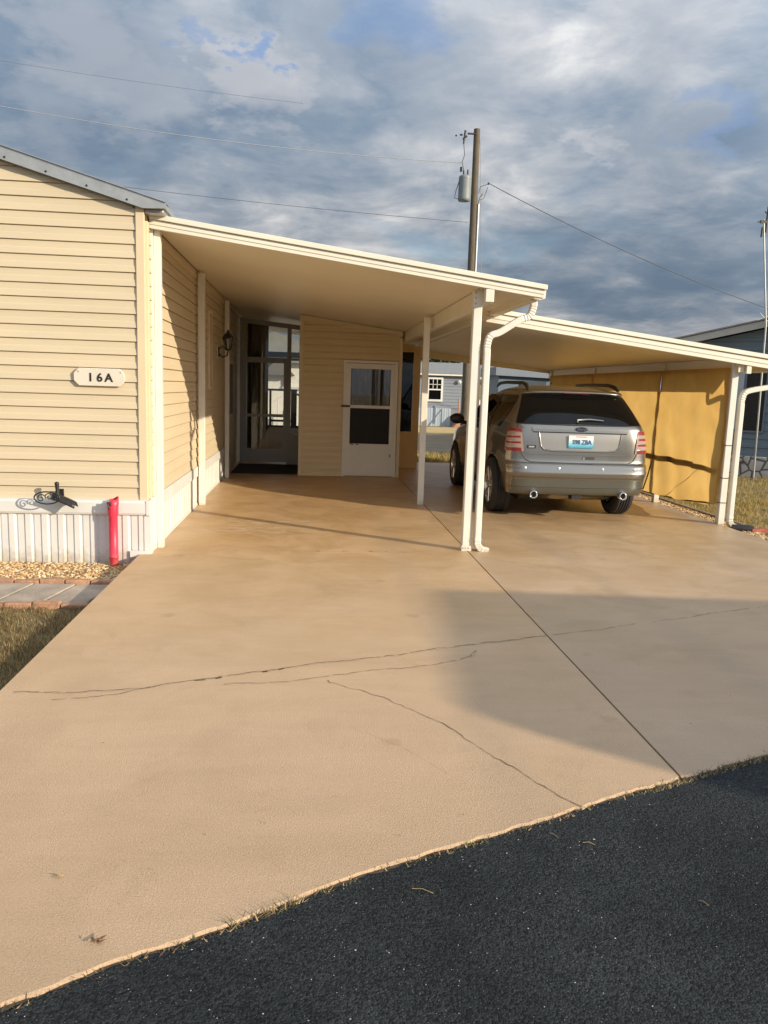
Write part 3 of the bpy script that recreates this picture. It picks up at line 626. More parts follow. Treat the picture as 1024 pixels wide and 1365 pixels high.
# ------------------------------------------------------------------ CARPORT 1
t1=lambda x:3.087-.1255*(x+1.482)
cp=thing('carport','cream flat roofed carport attached to the beige home','carport',(0,11,0))
mb=MB(); mb.slab_sl(SX+.03,2.14,7.64,20.4,lambda x:t1(x)-.085,lambda x:t1(x)-.02); mb.build('roof_panel',ceil_m,cp)
mb=MB(); mb.slab_sl(-1.486,2.19,7.585,7.64,lambda x:t1(x)-.124,lambda x:t1(x)-.050); mb.slab_sl(-1.486,2.19,7.578,7.586,lambda x:t1(x)-.090,lambda x:t1(x)-.072); mb.build('fascia_lower',cream_m,cp)
mb=MB(); mb.slab_sl(-1.486,2.215,7.560,7.66,lambda x:t1(x)-.046,lambda x:t1(x)); mb.build('fascia_upper',cream_m,cp,bevel=.004)
mb=MB(); mb.slab_sl(-1.486,2.185,7.60,7.65,lambda x:t1(x)-.050,lambda x:t1(x)-.046); mb.build('fascia_gap',node_mat('gap brown',(0.12,0.09,0.06),.9,noise=.1),cp)
mb=MB(); mb.box(1.632,1.705,7.66,16.0,2.44,2.60); mb.build('beam',cream_m,cp)
mb=MB(); mb.box(1.628,1.709,7.590,7.66,2.445,2.565); mb.build('beam_end',cream_m,cp,bevel=.004)
# gutter along right edge
mb=MB(); mb.prism([(2.10,7.60,2.595),(2.10,7.60,2.50),(2.16,7.60,2.485),(2.21,7.60,2.50),(2.215,7.60,2.60)],(0,12.5,0)); mb.build('gutter',cream_m,cp)
def post(x0,x1,y0,y1,z0,z1,parent,name='post'):
    mb=MB(); mb.box(x0,x1,y0,y1,z0,z1); return mb.build(name,post_m,parent,bevel=.006)
post(-1.50+.035,-1.405,7.66,7.74,0,2.965,cp); 
mb=MB(); mb.box(-1.500,-1.466,7.635,7.75,0.0,2.965); mb.build('wall_channel',post_m,cp)
post(-1.455,-1.375,10.44,10.52,0,2.96,cp)
post(-1.455,-1.385,13.56,13.65,0,2.95,cp)
post(1.546,1.630,7.73,7.815,0,2.575,cp)
mb=MB(); mb.box(1.538,1.638,7.722,7.823,0,.055); mb.build('post_foot',post_m,cp)
mb=MB(); mb.box(1.54,1.636,7.724,7.82,2.41,2.56); mb.build('post_bracket',ceil_m,cp)
post(1.505,1.588,10.86,10.94,0,2.57,cp)
for x,z in ((1.56,2.44),(1.56,2.49),(1.56,2.54),(1.555,.03),(1.58,.03),(1.61,.03)): mb=MB(); mb.lathe([(0,-.005),(.007,-.004),(.008,0)],(x,7.722,z),'y',8); mb.build('bolt',galv_m,cp)
# downspout
def arc(c,r,a0,a1,k,y,plane='xz'):
    return [(c[0]+r*math.cos(R(a0+(a1-a0)*i/k)),y,c[1]+r*math.sin(R(a0+(a1-a0)*i/k))) for i in range(k+1)]
def rrect(w,h,r=.012,k=3):
    out=[]
    for sx,sy,a in ((1,1,0),(-1,1,90),(-1,-1,180),(1,-1,270)):
        for i in range(k+1):
            t=R(a+90*i/k); out.append((sx*(w/2-r)+r*math.cos(t),sy*(h/2-r)+r*math.sin(t)))
    return out
def spout(name,label,x_top,z_top,x_dn,z_a,y,parent_group=None,foot=(.11,-.05),zb=.10,grp=None):
    t=thing(name,label,'downspout',(x_dn,y,0),group=grp)
    sec=rrect(.078,.066)
    # upper offset: start down from gutter, sweep left, then down
    P0=Vector((x_top,y,z_top)); pts=[P0]; 
    ctrl=[P0,P0+Vector((0,0,-.07)),P0+Vector((-.035,0,-.15)),P0+Vector((-.13,0,-.19)),Vector((x_dn+.12,y,z_a+.13)),Vector((x_dn+.03,y,z_a+.09)),Vector((x_dn,y,z_a+.0)),Vector((x_dn,y,z_a-.08))]
    def cr(p0,p1,p2,p3,u): return .5*((2*p1)+(p2-p0)*u+(2*p0-5*p1+4*p2-p3)*u*u+(3*p1-p0-3*p2+p3)*u**3)
    C=[ctrl[0]]+ctrl+[ctrl[-1]]; path=[]
    for i in range(1,len(C)-2):
        for k in range(10): path.append(cr(C[i-1],C[i],C[i+1],C[i+2],k/10))
    path.append(ctrl[-1]); sc=[]
    for i,p in enumerate(path):
        k=i/len(path); rib = (0.10<k<0.40 or .68<k<.92); sc.append(1.0-(.12 if rib and i%3==0 else 0))
    mb=MB(); mb.sweep(path,sec,scales=sc,smooth=False); mb.build('offset_elbow',post_m,t)
    mb=MB(); mb.sweep([(x_dn,y,z_a-.08),(x_dn,y,zb+.12)],sec); mb.build('pipe',post_m,t)
    path=[(x_dn,y,zb+.13),(x_dn,y,zb+.08)]
    for i in range(9):
        a=R(180+ 75*i/8); path.append((x_dn+.085+.085*math.cos(a),y,zb+.06+.085*math.sin(a)+.0))
    last=path[-1]; path.append((last[0]+.05,y,last[2]-.014))
    mb=MB(); mb.sweep(path,rrect(.082,.07),scales=[1.04 if i%2 else .92 for i in range(len(path))]); mb.build('foot_elbow',post_m,t)
    return t
spout('downspout','white downspout strapped beside the front centre carport post',2.13,2.49,1.695,2.05,7.73,zb=.035)
# ------------------------------------------------------------------ CARPORT 2
t2=lambda x:2.556-.1187*(x-2.368)
c2=thing('carport','lower cream carport roof over the parked car','carport',(4,13,0))
mb=MB(); mb.slab_sl(2.22,5.99,9.56,17.6,lambda x:t2(x)-.085,lambda x:t2(x)-.02); mb.build('roof_panel',ceil_m,c2)
mb=MB(); mb.slab_sl(2.06,6.03,9.50,9.56,lambda x:t2(x)-.165,lambda x:t2(x)-.058); mb.slab_sl(2.06,6.03,9.492,9.502,lambda x:t2(x)-.115,lambda x:t2(x)-.095); mb.build('fascia_lower',cream_m,c2)
mb=MB(); mb.slab_sl(2.22,6.05,9.475,9.59,lambda x:t2(x)-.052,lambda x:t2(x)); mb.build('fascia_upper',cream_m,c2,bevel=.004)
mb=MB(); mb.slab_sl(2.22,6.02,9.515,9.57,lambda x:t2(x)-.058,lambda x:t2(x)-.052); mb.build('fascia_gap',MATS['gap brown'],c2)
mb=MB(); mb.box(5.30,5.37,9.56,17.6,1.945,2.12); mb.build('beam',ceil_m,c2)
mb=MB(); mb.box(5.385,5.445,9.515,9.575,1.93,2.04); mb.build('beam_end',cream_m,c2)
post(5.268,5.352,9.63,9.715,0,2.08,c2); post(5.275,5.355,11.60,11.69,0,2.10,c2); post(5.275,5.355,14.6,14.69,0,2.10,c2); post(5.275,5.355,17.3,17.39,0,2.10,c2)
mb=MB(); mb.slab_sl(2.0,6.0,17.602,17.66,lambda x:2.345-.088*(x-2.0),lambda x:t2(x)-.02); mb.build('rear_fascia',ceil_m,c2)
mb=MB(); mb.prism([(5.96,9.53,2.09),(5.96,9.53,1.99),(6.02,9.53,1.975),(6.07,9.53,1.99),(6.08,9.53,2.10)],(0,8,0)); mb.build('gutter',cream_m,c2)
spout('downspout','white downspout beside the far right carport post',5.99,1.98,5.435,1.60,9.66,zb=.0)
# straps on the right post
for z in (1.02,.60,.28): mb=MB(); mb.box(5.262,5.358,9.622,9.722,z,z+.008); mb.build('cable_tie',black_m,c2)
# shade cloth
sc=thing('shade_cloth','golden tan shade cloth hung between the right carport posts, lit from outside','shade cloth',(5.25,12,1))
def cloth(y0,y1,zt,zbf,seed,n=46,m=30):
    rnd=random.Random(seed); ph=[rnd.uniform(0,6) for _ in range(4)]; vs=[]
    for j in range(m+1):
        for i in range(n+1):
            u=i/n; v=j/m; y=y0+(y1-y0)*u; zb=zbf(u); z=zt+(zb-zt)*v
            d=.014*math.sin(5*u*3.1+ph[0]+v*2.2)*v+.015*math.sin(9*v+ph[1]+3*u)*math.sin(math.pi*u)+.010*math.sin(23*u+ph[2]+6*v)*(.3+v)+.004*math.sin(31*v+9*u+ph[3])-.01*v
            vs.append((5.252+d,y,z+.008*math.sin(17*u+ph[3])*v))
    return MB().add(vs,[(j*(n+1)+i,j*(n+1)+i+1,(j+1)*(n+1)+i+1,(j+1)*(n+1)+i) for j in range(m) for i in range(n)],True)
cloth(9.66,11.64,2.0,lambda u:.25-.10*u-.03*math.sin(3.14*u),1).build('cloth_panel',cloth_m,sc,fix=False)
cloth(11.66,17.3,2.0,lambda u:.13-.03*math.sin(3.14*u),2,90).build('cloth_panel',cloth_m,sc,fix=False)
mb=MB(); mb.tube([(5.262,9.76,.26),(5.262,10.7,.17),(5.262,11.64,.14)],.012,6); mb.tube([(5.262,11.66,.13),(5.262,14,.10),(5.262,17.3,.12)],.010,6); mb.build('hem_rod',node_mat('brown hem',(0.12,0.10,0.07),.8,noise=.1),sc)
mb=MB(); mb.box(5.262,5.272,9.74,10.45,.655,.725); mb.box(5.266,5.276,10.40,14.5,.665,.745); mb.build('batten',wood_m,sc)
mb=MB(); mb.tube([(5.262,10.25,.66),(5.262,10.9,.30),(5.262,11.2,.15)],.004,5); mb.build('tie_cord',wood_m,sc); mb=MB(); mb.tube([(5.24,11.72,.62),(5.235,11.80,.40),(5.24,11.95,.16)],.012,6); mb.build('tie_cord',wood_m,sc)

# ------------------------------------------------------------------ SHED
sh=thing('shed','tan lap sided storage shed with a white storm door under the carport','shed',(.7,15.2,0))
SY=14.30; topf=lambda x:t1(x)-.092
mb=MB(); e=.1165
def ext_shed(z):
    # ceiling slopes down to the right
    x1=1.55
    lim = (3.087-.1-z)/.1255-1.482
    return (-.175, min(x1,lim))
siding(mb,(0,SY,0),(1,0,0),(0,-1,0),.0,e*18,e,lambda z:(-.175,.557),depth=.027)
siding(mb,(0,SY,0),(1,0,0),(0,-1,0),e*18,2.78,e,ext_shed,depth=.027)
mb.build('front_wall',siding_s,sh)
mb=MB(); mb.slab_sl(-.2,1.58,SY+.001,16.1,lambda x:0.0,lambda x:topf(x)); mb.build('wall_core',siding_s,sh)
mb=MB(); mb.box(-.225,-.165,SY-.03,SY+.05,0,topf(-.2)-.01); mb.box(1.545,1.605,SY-.03,SY+.05,0,2.50); mb.slab_sl(-.165,1.60,SY-.028,SY-.002,lambda x:topf(x)-.085,lambda x:topf(x)+.0); mb.build('wall_trim',trim_m,sh)
dr=MB()
dx0,dx1=.605,1.490; dt=2.035
dr.box(dx0-.045,dx0,SY-.05,SY-.016,0,dt); dr.box(dx1,dx1+.045,SY-.05,SY-.016,0,dt); dr.box(dx0-.045,dx1+.045,SY-.05,SY-.016,dt,dt+.045); 
df=dr.build('door_frame',door_m,sh,bevel=.003)
mb=MB(); st=.085
mb.box(dx0,dx0+st,SY-.045,SY-.018,.02,dt-.01); mb.box(dx1-st,dx1,SY-.045,SY-.018,.02,dt-.01); mb.box(dx0+st,dx1-st,SY-.045,SY-.018,.02,.60); mb.box(dx0+st,dx1-st,SY-.045,SY-.018,1.235,1.29); mb.box(dx0+st,dx1-st,SY-.045,SY-.018,dt-.10,dt-.01)
ddoor=mb.build('door',door_m,sh,bevel=.003)
mb=MB(); mb.box(dx0+st,dx1-st,SY-.041,SY-.038,1.29,dt-.10); mb.build('glass_pane',clear_g,ddoor)
mb=MB(); mb.box(dx0+st,dx1-st,SY-.034,SY-.028,.60,1.235); mb.build('screen',node_mat('insect screen',(0.008,0.008,0.008),.7,noise=.2,nscale=60),ddoor)
mb=MB(); vs=[];n=60
for i in range(n+1):
    x=dx0+st+.02+(dx1-dx0-2*st-.04)*i/n; d=.010*math.sin(i*.9)+.006*math.sin(i*.37)
    vs+=[(x,SY-.031+d*.35,1.29),(x,SY-.031+d*.35,dt-.10)]
mb.add(vs,[(2*i,2*i+2,2*i+3,2*i+1) for i in range(n) if not 31<i<38 and not 44<i<49],True); mb.build('curtain',curtain_m,ddoor,fix=False)
mb=MB(); mb.box(dx0+st-.0,dx1-st,SY-.0255,SY-.0235,1.25,dt-.09); mb.build('dark_backing',dark_m,ddoor)
mb=MB(); mb.box(dx0-.07,dx0+.08,SY-.085,SY-.05,1.25,1.285); mb.tube([(dx0+.02,SY-.09,1.265),(dx0-.08,SY-.09,1.262)],.012,8); mb.build('handle',node_mat('bronze handle',(0.10,0.04,0.03),.4,metal=.5,noise=.1),ddoor)
for pa in ([(dx0+.10,SY-.052,.59),(dx0+.16,SY-.052,.585)],[(dx0+.2,SY-.052,.588),(dx0+.25,SY-.052,.585)],[(dx1-.06,SY-.050,.36),(dx1-.06,SY-.050,.42)]): mb=MB(); mb.tube(pa,.008,6); mb.build('latch',black_m,ddoor)
# porch rear wall with tall window
pw=thing('porch_wall','tan wall panel with tall dark window behind the shed','wall',(1.95,16.15,0))
mb=MB(); mb.box(1.60,1.76,16.1,16.2,0,2.52); mb.box(2.06,2.185,16.1,16.2,0,2.46); mb.box(1.76,2.06,16.1,16.2,0,.72); mb.box(1.76,2.06,16.1,16.2,2.36,2.50); mb.build('wall',siding_s,pw)
mb=MB(); mb.box(1.74,1.78,16.07,16.1,.70,2.38); mb.box(2.04,2.08,16.07,16.1,.70,2.38); mb.box(1.78,2.04,16.07,16.1,2.34,2.38); mb.box(1.78,2.04,16.07,16.1,.70,.74); f=mb.build('window_frame',trim_m,pw)
mb=MB(); mb.box(1.78,2.04,16.11,16.12,.74,2.34); mb.build('pane',dark_g,f)
# ------------------------------------------------------------------ SCREEN ENCLOSURE
en=thing('porch_enclosure','dark grey aluminium porch front with glass door beside the shed','porch',(-.8,16.1,0))
Y=16.1
hz=lambda x:2.80-.095*(x+1.4)
mb=MB()
mb.box(-1.43,-1.36,Y,Y+.05,0,2.86); mb.box(-.50,-.42,Y,Y+.05,.0,2.72)
mb.slab_sl(-1.43,-.2,Y-.004,Y+.05,lambda x:hz(x),lambda x:hz(x)+.09); mb.box(-1.36,-.22,Y-.006,Y+.056,2.09,2.135); mb.box(-.42,-.22,Y+.01,Y+.04,.0,.62); mb.box(-.26,-.21,Y,Y+.05,0,2.7)
mb.build('frame',alu_m,en)
mb=MB(); mb.box(-1.36,-1.295,Y-.012,Y+.03,.06,2.09); mb.box(-.565,-.50,Y-.012,Y+.03,.06,2.09); mb.box(-1.295,-.565,Y-.012,Y+.03,.06,.32); mb.box(-1.295,-.565,Y-.012,Y+.03,.96,1.02); mb.box(-1.295,-.565,Y-.012,Y+.03,2.03,2.09)
d=mb.build('door',alu_m,en)
mb=MB(); mb.box(-1.295,-.565,Y+.004,Y+.008,1.02,2.03); mb.build('glass_pane',porch_g,d)
mb=MB(); mb.box(-1.295,-.565,Y+.004,Y+.008,.32,.96); mb.build('glass_pane',porch_g,d)
mb=MB(); mb.box(-.575,-.555,Y-.04,Y-.014,.98,1.10); mb.build('handle',galv_m,d)
mb=MB(); mb.box(-1.36,-.5,Y+.02,Y+.024,2.135,2.80); mb.box(-.42,-.26,Y+.02,Y+.024,.62,2.68); mb.build('side_glazing',porch_g,en)
mt=MB(); mt.box(-1.43,-.24,14.35,16.05,.004,.016); tag(mt.build('door_mat',mat_m),'dark brown floor mat in front of the porch door','mat')
# things beyond the porch
dk=thing('porch_deck_rail','black railing and posts at the back of the porch','railing',(-.5,19.4,0))
mb=MB()
mb.box(-1.1,-.35,19.4,19.45,1.46,1.51); mb.box(-1.02,-.97,19.4,19.45,.0,1.46); mb.box(-.50,-.36,19.36,19.48,0,1.50); mb.box(-.98,-.50,19.4,19.44,.72,.77); mb.box(-.05,.05,19.4,19.48,0,.80)
mb.tube([(-.36,19.4,1.40),(.2,19.4,1.05)],.025,6); mb.build('rail',black_m,dk)
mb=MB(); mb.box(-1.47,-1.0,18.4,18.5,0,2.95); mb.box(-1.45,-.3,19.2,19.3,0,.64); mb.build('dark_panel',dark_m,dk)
mb=MB(); mb.box(-1.5,2.2,20.2,20.3,2.28,2.42); mb.box(-.20,-.12,20.2,20.3,1.3,2.3); mb.build('end_beam',dark_m,dk)
hb=thing('house','pale house with grey gable seen through the porch door','house',(-1,33,GZ))
mb=MB(); mb.box(-6,1.8,33,38,GZ,2.5); mb.build('wall',pale_m,hb)
mb=MB(); mb.prism([(-6.3,32.6,2.5),(2.1,32.6,2.5),(-1.5,32.6,3.7)],(0,6,0)); mb.build('roof',groof_m,hb)
mb=MB(); mb.prism([(-2.1,32.5,2.0),(-.7,32.5,2.0),(-1.35,32.5,2.65)],(0,.6,0)); mb.build('porch_gable',node_mat('gable grey',(0.16,0.15,0.14),.8,noise=.1),hb)
mb=MB(); mb.box(-1.2,-.3,32.9,33.0,1.45,1.55); mb.box(-1.15,-.95,32.9,33.0,1.5,2.3); mb.build('window',white_m,hb)
mb=MB(); mb.prism([(-1.6,31.0,GZ),(-1.0,31.0,GZ),(-1.0,31.0,.5)],(0,1.6,0)); mb.tube([(-1.6,31,.9),(-.9,31,1.3)],.02,6); mb.tube([(-1.3,31,.0),(-1.3,31,1.1)],.02,6); mb.build('steps',pale_m,hb)

# ------------------------------------------------------------------ CAR
car=thing('parked_car','pewter grey mid size sport utility car parked under the lower carport, rear toward the road','car',(3.36,10.45,0),rz=R(-.5))
CM=Matrix.Translation((3.36,10.45,0))@Matrix.Rotation(R(-.5),4,'Z')
def interp(tab,z):
    if z<=tab[0][0]: return tab[0][1]
    for (a,b),(c,d) in zip(tab,tab[1:]):
        if z<=c:
            u=(z-a)/(c-a); return b+(d-b)*u
    return tab[-1][1]
def smooth_tab(tab,z,h=.02): return (interp(tab,z-h)+interp(tab,z)*2+interp(tab,z+h))/4
WS=.960
Wt=[(.22,.84),(.30,.90),(.42,.94),(.60,.958),(.80,.960),(.98,.950),(1.12,.925),(1.22,.895),(1.30,.858),(1.45,.785),(1.58,.715),(1.64,.660),(1.675,.58),(1.70,.46)]
YRt=[(.22,-.30),(.28,-.42),(.325,-.62),(.345,-.84),(.37,-.872),(.40,-.885),(.44,-.90),(.56,-.918),(.585,-.935),(.60,-.957),(.645,-.957),(.66,-.945),(.70,-.925),(.735,-.915),(.755,-.87),(.80,-.865),(.90,-.862),(1.05,-.852),(1.18,-.835),(1.22,-.815),(1.26,-.785),(1.40,-.675),(1.55,-.545),(1.61,-.48),(1.65,-.40),(1.675,-.26),(1.70,0.0)]
YFt=[(.22,3.5),(.36,3.72),(.55,3.77),(.75,3.73),(.90,3.62),(.98,3.40),(1.04,2.95),(1.10,2.50),(1.15,2.25),(1.30,2.02),(1.5,1.68),(1.6,1.45),(1.65,1.25),(1.70,.9)]
CXt=[(.22,.30),(.75,.34),(1.2,.30),(1.6,.24),(1.7,.2)]
CYt=[(.22,.20),(.60,.22),(.75,.18),(1.2,.17),(1.6,.16),(1.7,.16)]
BOW=.035
def halfw(z): return WS*smooth_tab(Wt,z)
def rear_y(x,z):
    w=halfw(z); cx=interp(CXt,z); cy=interp(CYt,z); ax=min(abs(x),w-1e-5)
    t=max(0,(ax-(w-cx))/cx); n=2.6
    return smooth_tab(YRt,z,.006)+BOW*(ax/w)**2+cy*(1-(1-t**n)**(1/n))
def side_x(y,z):
    w=halfw(z); k=1-.012*((y-1.3)/2.2)**2 if -0.7<y<3.3 else .985
    # shoulder crease and flares round the wheels
    fl=0
    for yc in (0,2.825):
        d=abs(math.hypot(y-yc,(z-.36)))
        if z<.95: fl=max(fl,.018*max(0,1-abs(d-.42)/.14))
    return w*k*(1-.055*(max(0,.7-y)/1.3)**2)+fl
def outline(z):
    w=halfw(z); cx=interp(CXt,z); cy=interp(CYt,z); pts=[]
    # rear from centre out
    for i in range(10): pts.append(((w-cx)*i/10,None))
    for i in range(13):
        a=i/12*math.pi/2; n=2.6; s=math.sin(a)**(2/n); pts.append((w-cx+cx*min(1,s),None))
    r=[(x,rear_y(x,z)) for x,_ in pts]
    ys=smooth_tab(YRt,z,.006)+BOW+cy; r[-1]=(side_x(ys,z),ys)
    # taper last corner points toward the side_x
    yf=smooth_tab(YFt,z,.01); ye=yf-.55
    if ye<ys+.3: ye=ys+.3
    for i in range(1,49): y=ys+(ye-ys)*i/48; r.append((side_x(y,z),y))
    wf=side_x(ye,z)
    for i in range(1,9): a=i/8*math.pi/2; r.append((wf*(1-.75*(1-math.cos(a))),ye+(yf-ye)*math.sin(a)))
    r.append((0,yf+.0))
    return r
zs=[.22,.25,.28,.32,.36,.39,.41,.44,.48,.52,.57,.61,.63,.65,.68,.71,.735,.745,.755,.77,.80,.85,.90,.95,.99,1.03,1.07,1.11,1.15,1.18,1.20,1.22,1.24,1.26,1.29,1.33,1.38,1.43,1.48,1.53,1.57,1.60,1.62,1.64,1.655,1.67,1.68,1.69,1.697,1.70]
rings=[]
for z in zs:
    h=outline(z); full=[(x,y,z) for x,y in h]+[(-x,y,z) for x,y in h[-2:0:-1]]
    rings.append(full)
n=len(rings[0]); mb=MB(); mb.add([p for r_ in rings for p in r_],[(i*n+k,i*n+(k+1)%n,(i+1)*n+(k+1)%n,(i+1)*n+k) for i in range(len(zs)-1) for k in range(n)],True)
mb.add(rings[0],[tuple(range(n))]); 
# crowned roof cap
cen=Vector((0,.45,1.705)); mb.add(rings[-1]+[(p[0]*.6,.45+(p[1]-.45)*.6,1.712) for p in rings[-1]]+[(0,.45,1.716)],[(k,(k+1)%n,n+(k+1)%n,n+k) for k in range(n)]+[(n+k,n+(k+1)%n,2*n) for k in range(n)],True)
for i,v in enumerate(mb.v): mb.v[i]=tuple(CM@Vector(v))
body=mb.build('body',paint_m,car)
bm=bmesh.new(); bm.from_mesh(body.data); bmesh.ops.remove_doubles(bm,verts=bm.verts,dist=1e-5); bmesh.ops.recalc_face_normals(bm,faces=bm.faces); bm.to_mesh(body.data); bm.free()
# wheel wells cut out of the shell
cm=MB()
for yc in (0,2.825):
    for sgn in (-1,1):
        cm.cur=0; a0=sgn*.62; vs=[];K=40
        for k in range(K):
            a=2*math.pi*k/K; vs.append((a0,yc+.405*math.cos(a),.37+.405*math.sin(a))); 
        for k in range(K):
            a=2*math.pi*k/K; vs.append((sgn*1.3,yc+.405*math.cos(a),.37+.405*math.sin(a)))
        cm.add(vs,[(k,(k+1)%K,K+(k+1)%K,K+k) for k in range(K)]+[tuple(range(K))[::-1],tuple(range(K,2*K))])
for i,v in enumerate(cm.v): cm.v[i]=tuple(CM@Vector(v))
cut=cm.build('tmp_cut',plastic_m)
body.data.materials.append(plastic_m)
for p in cut.data.polygons: p.material_index=0
bo=body.modifiers.new('b','BOOLEAN'); bo.operation='DIFFERENCE'; bo.object=cut; bo.solver='EXACT'; bo.material_mode='TRANSFER'
dg=bpy.context.evaluated_depsgraph_get(); nm=bpy.data.meshes.new_from_object(body.evaluated_get(dg)); body.modifiers.clear(); body.data=nm
bpy.data.objects.remove(cut)
MI=car.matrix_world
def carpart(mb,name,mat,parent=None,bevel=0,fix=True):
    for i,v in enumerate(mb.v): mb.v[i]=tuple(CM@Vector(v))
    return mb.build(name,mat,parent or car,bevel,fix)
def rear_panel(rows,off=.004,nx=24,thick=None,nz=14,smooth=True):
    """rows: list of (z, xl, xr) interpolated; mesh on the rear surface"""
    mb=MB(); vs=[]; z0,z1=rows[0][0],rows[-1][0]
    L=interp_rows=lambda z:(interp([(r[0],r[1]) for r in rows],z),interp([(r[0],r[2]) for r in rows],z))
    for j in range(nz+1):
        z=z0+(z1-z0)*j/nz; a,b=L(z)
        for i in range(nx+1):
            x=a+(b-a)*i/nx; vs.append((x,rear_y(x,z)-off,z))
    mb.add(vs,[(j*(nx+1)+i,j*(nx+1)+i+1,(j+1)*(nx+1)+i+1,(j+1)*(nx+1)+i) for j in range(nz) for i in range(nx)],smooth)
    return mb
def line_on_rear(pts,r=.005,off=.001,n=6,sub=6):
    out=[]
    for (a,b),(c,d) in zip(pts,pts[1:]):
        for k in range(sub): t=k/sub; x=a+(c-a)*t; z=b+(d-b)*t; out.append((x,rear_y(x,z)-off,z))
    x,z=pts[-1]; out.append((x,rear_y(x,z)-off,z)); return MB().tube(out,r,n)
def side_panel(rows,sgn,off=.004,nx=20,nz=10):
    mb=MB(); vs=[]; z0,z1=rows[0][0],rows[-1][0]
    for j in range(nz+1):
        z=z0+(z1-z0)*j/nz; a=interp([(r[0],r[1]) for r in rows],z); b=interp([(r[0],r[2]) for r in rows],z)
        for i in range(nx+1):
            y=a+(b-a)*i/nx; vs.append((sgn*(side_x(y,z)+off),y,z))
    return mb.add(vs,[(j*(nx+1)+i,j*(nx+1)+i+1,(j+1)*(nx+1)+i+1,(j+1)*(nx+1)+i) for j in range(nz) for i in range(nx)],True)
# rear window (wraps to the corners)
carpart(rear_panel([(1.235,-.800,.800),(1.26,-.795,.795),(1.45,-.72,.72),(1.585,-.665,.665)],.006,30,nz=20),'rear_window',dark_g)
carpart(line_on_rear([(-.80,1.228),(0,1.222),(.80,1.228)],.006,.004,sub=14),'window_seal',black_m)
# spoiler over the window
mb=MB(); vs=[];nx=24
for i in range(nx+1):
    x=-.665+1.33*i/nx; k=(abs(x)/.665); ye=rear_y(x,1.60)
    zt=1.655-.02*k**2.5
    vs+=[(x,ye+.22,zt+.018),(x,ye-.005,zt),(x,ye-.085+.03*k**3,zt-.024),(x,ye-.078+.03*k**3,zt-.040),(x,ye+.02,zt-.052)]
mb.add(vs,[(i*5+j,i*5+5+j,i*5+6+j,i*5+1+j) for i in range(nx) for j in range(4)],True); mb.add(vs[:5],[(0,1,2,3,4)]); mb.add(vs[-5:],[(0,1,2,3,4)])
carpart(mb,'spoiler',paint_m)
mb=MB(); mb.box(-.16,.16,rear_y(0,1.60)-.081,rear_y(0,1.60)-.03,1.612,1.628); carpart(mb,'brake_light',lampred)
# hatch trim
garn=rear_panel([(1.135,-.60,.60),(1.150,-.615,.615),(1.190,-.62,.62),(1.205,-.60,.60)],.012,24,nz=5)
carpart(garn,'hatch_garnish',paint_m)
carpart(line_on_rear([(-.60,1.128),(.60,1.128)],.005,.004,sub=20),'garnish_gap',black_m)
# plate recess
pl=[(-.53,1.12),(-.50,.955),(-.46,.915),(-.35,.90),(.35,.90),(.46,.915),(.50,.955),(.53,1.12)]
carpart(line_on_rear(pl,.012,-.001,n=8),'plate_recess_edge',paint_m)
carpart(rear_panel([(.905,-.44,.44),(.93,-.48,.48),(.97,-.50,.50),(1.12,-.52,.52)],.001,20,nz=6),'plate_recess',node_mat('recess paint',(0.33,0.315,0.29),.35,metal=.6,coat=.6,noise=.02))
mb=MB(); y=rear_y(0,1.02)-.02; mb.prism([(-.152,y,.942),(.152,y,.942),(.158,y,.948),(.158,y,1.092),(.152,y,1.098),(-.152,y,1.098),(-.158,y,1.092),(-.158,y,.948)],(0,.008,0))
def plate_mat():
    m=bpy.data.materials.new('licence plate'); m.use_nodes=True; nt=m.node_tree;N=nt.nodes;L=nt.links;b=N['Principled BSDF']
    g=N.new('ShaderNodeNewGeometry'); s=N.new('ShaderNodeSeparateXYZ'); L.new(g.outputs['Position'],s.inputs[0])
    no=N.new('ShaderNodeTexNoise'); no.inputs['Scale'].default_value=26; L.new(g.outputs['Position'],no.inputs['Vector'])
    a=N.new('ShaderNodeMath'); a.operation='MULTIPLY_ADD'; L.new(no.outputs['Fac'],a.inputs[0]); a.inputs[1].default_value=-.06; L.new(s.outputs['Z'],a.inputs[2])
    r=N.new('ShaderNodeMapRange'); r.inputs[1].default_value=.915; r.inputs[2].default_value=1.04; L.new(a.outputs[0],r.inputs[0])
    c=N.new('ShaderNodeValToRGB'); e=c.color_ramp.elements; e[0].position=0; e[0].color=(.03,.30,.45,1); e[1].position=.8; e[1].color=(.75,.77,.74,1); k=e.new(.4); k.color=(.25,.58,.72,1)
    L.new(r.outputs[0],c.inputs[0]); L.new(c.outputs[0],b.inputs['Base Color']); b.inputs['Roughness'].default_value=.35; return m
lp=carpart(mb,'licence_plate',plate_mat())
Ytx=y-.004
def ctext(name,body_,size,mat,x,y,z,parent,**k): return text_obj(name,body_,size,mat,CM@Matrix.Translation((x,y,z))@FACE_FRONT,parent,**k)
navy=node_mat('navy figures',(0.03,0.06,0.20),.4,noise=.05)
ctext('plate_number','S98 ZBA',.078,navy,.012,Ytx,1.015,lp,depth=.001,xscale=.86,bold=.001)
mb=MB(); mb.box(-.07,.07,Ytx-.001,Ytx+.002,1.080,1.086); carpart(mb,'plate_heading',red_m,lp)
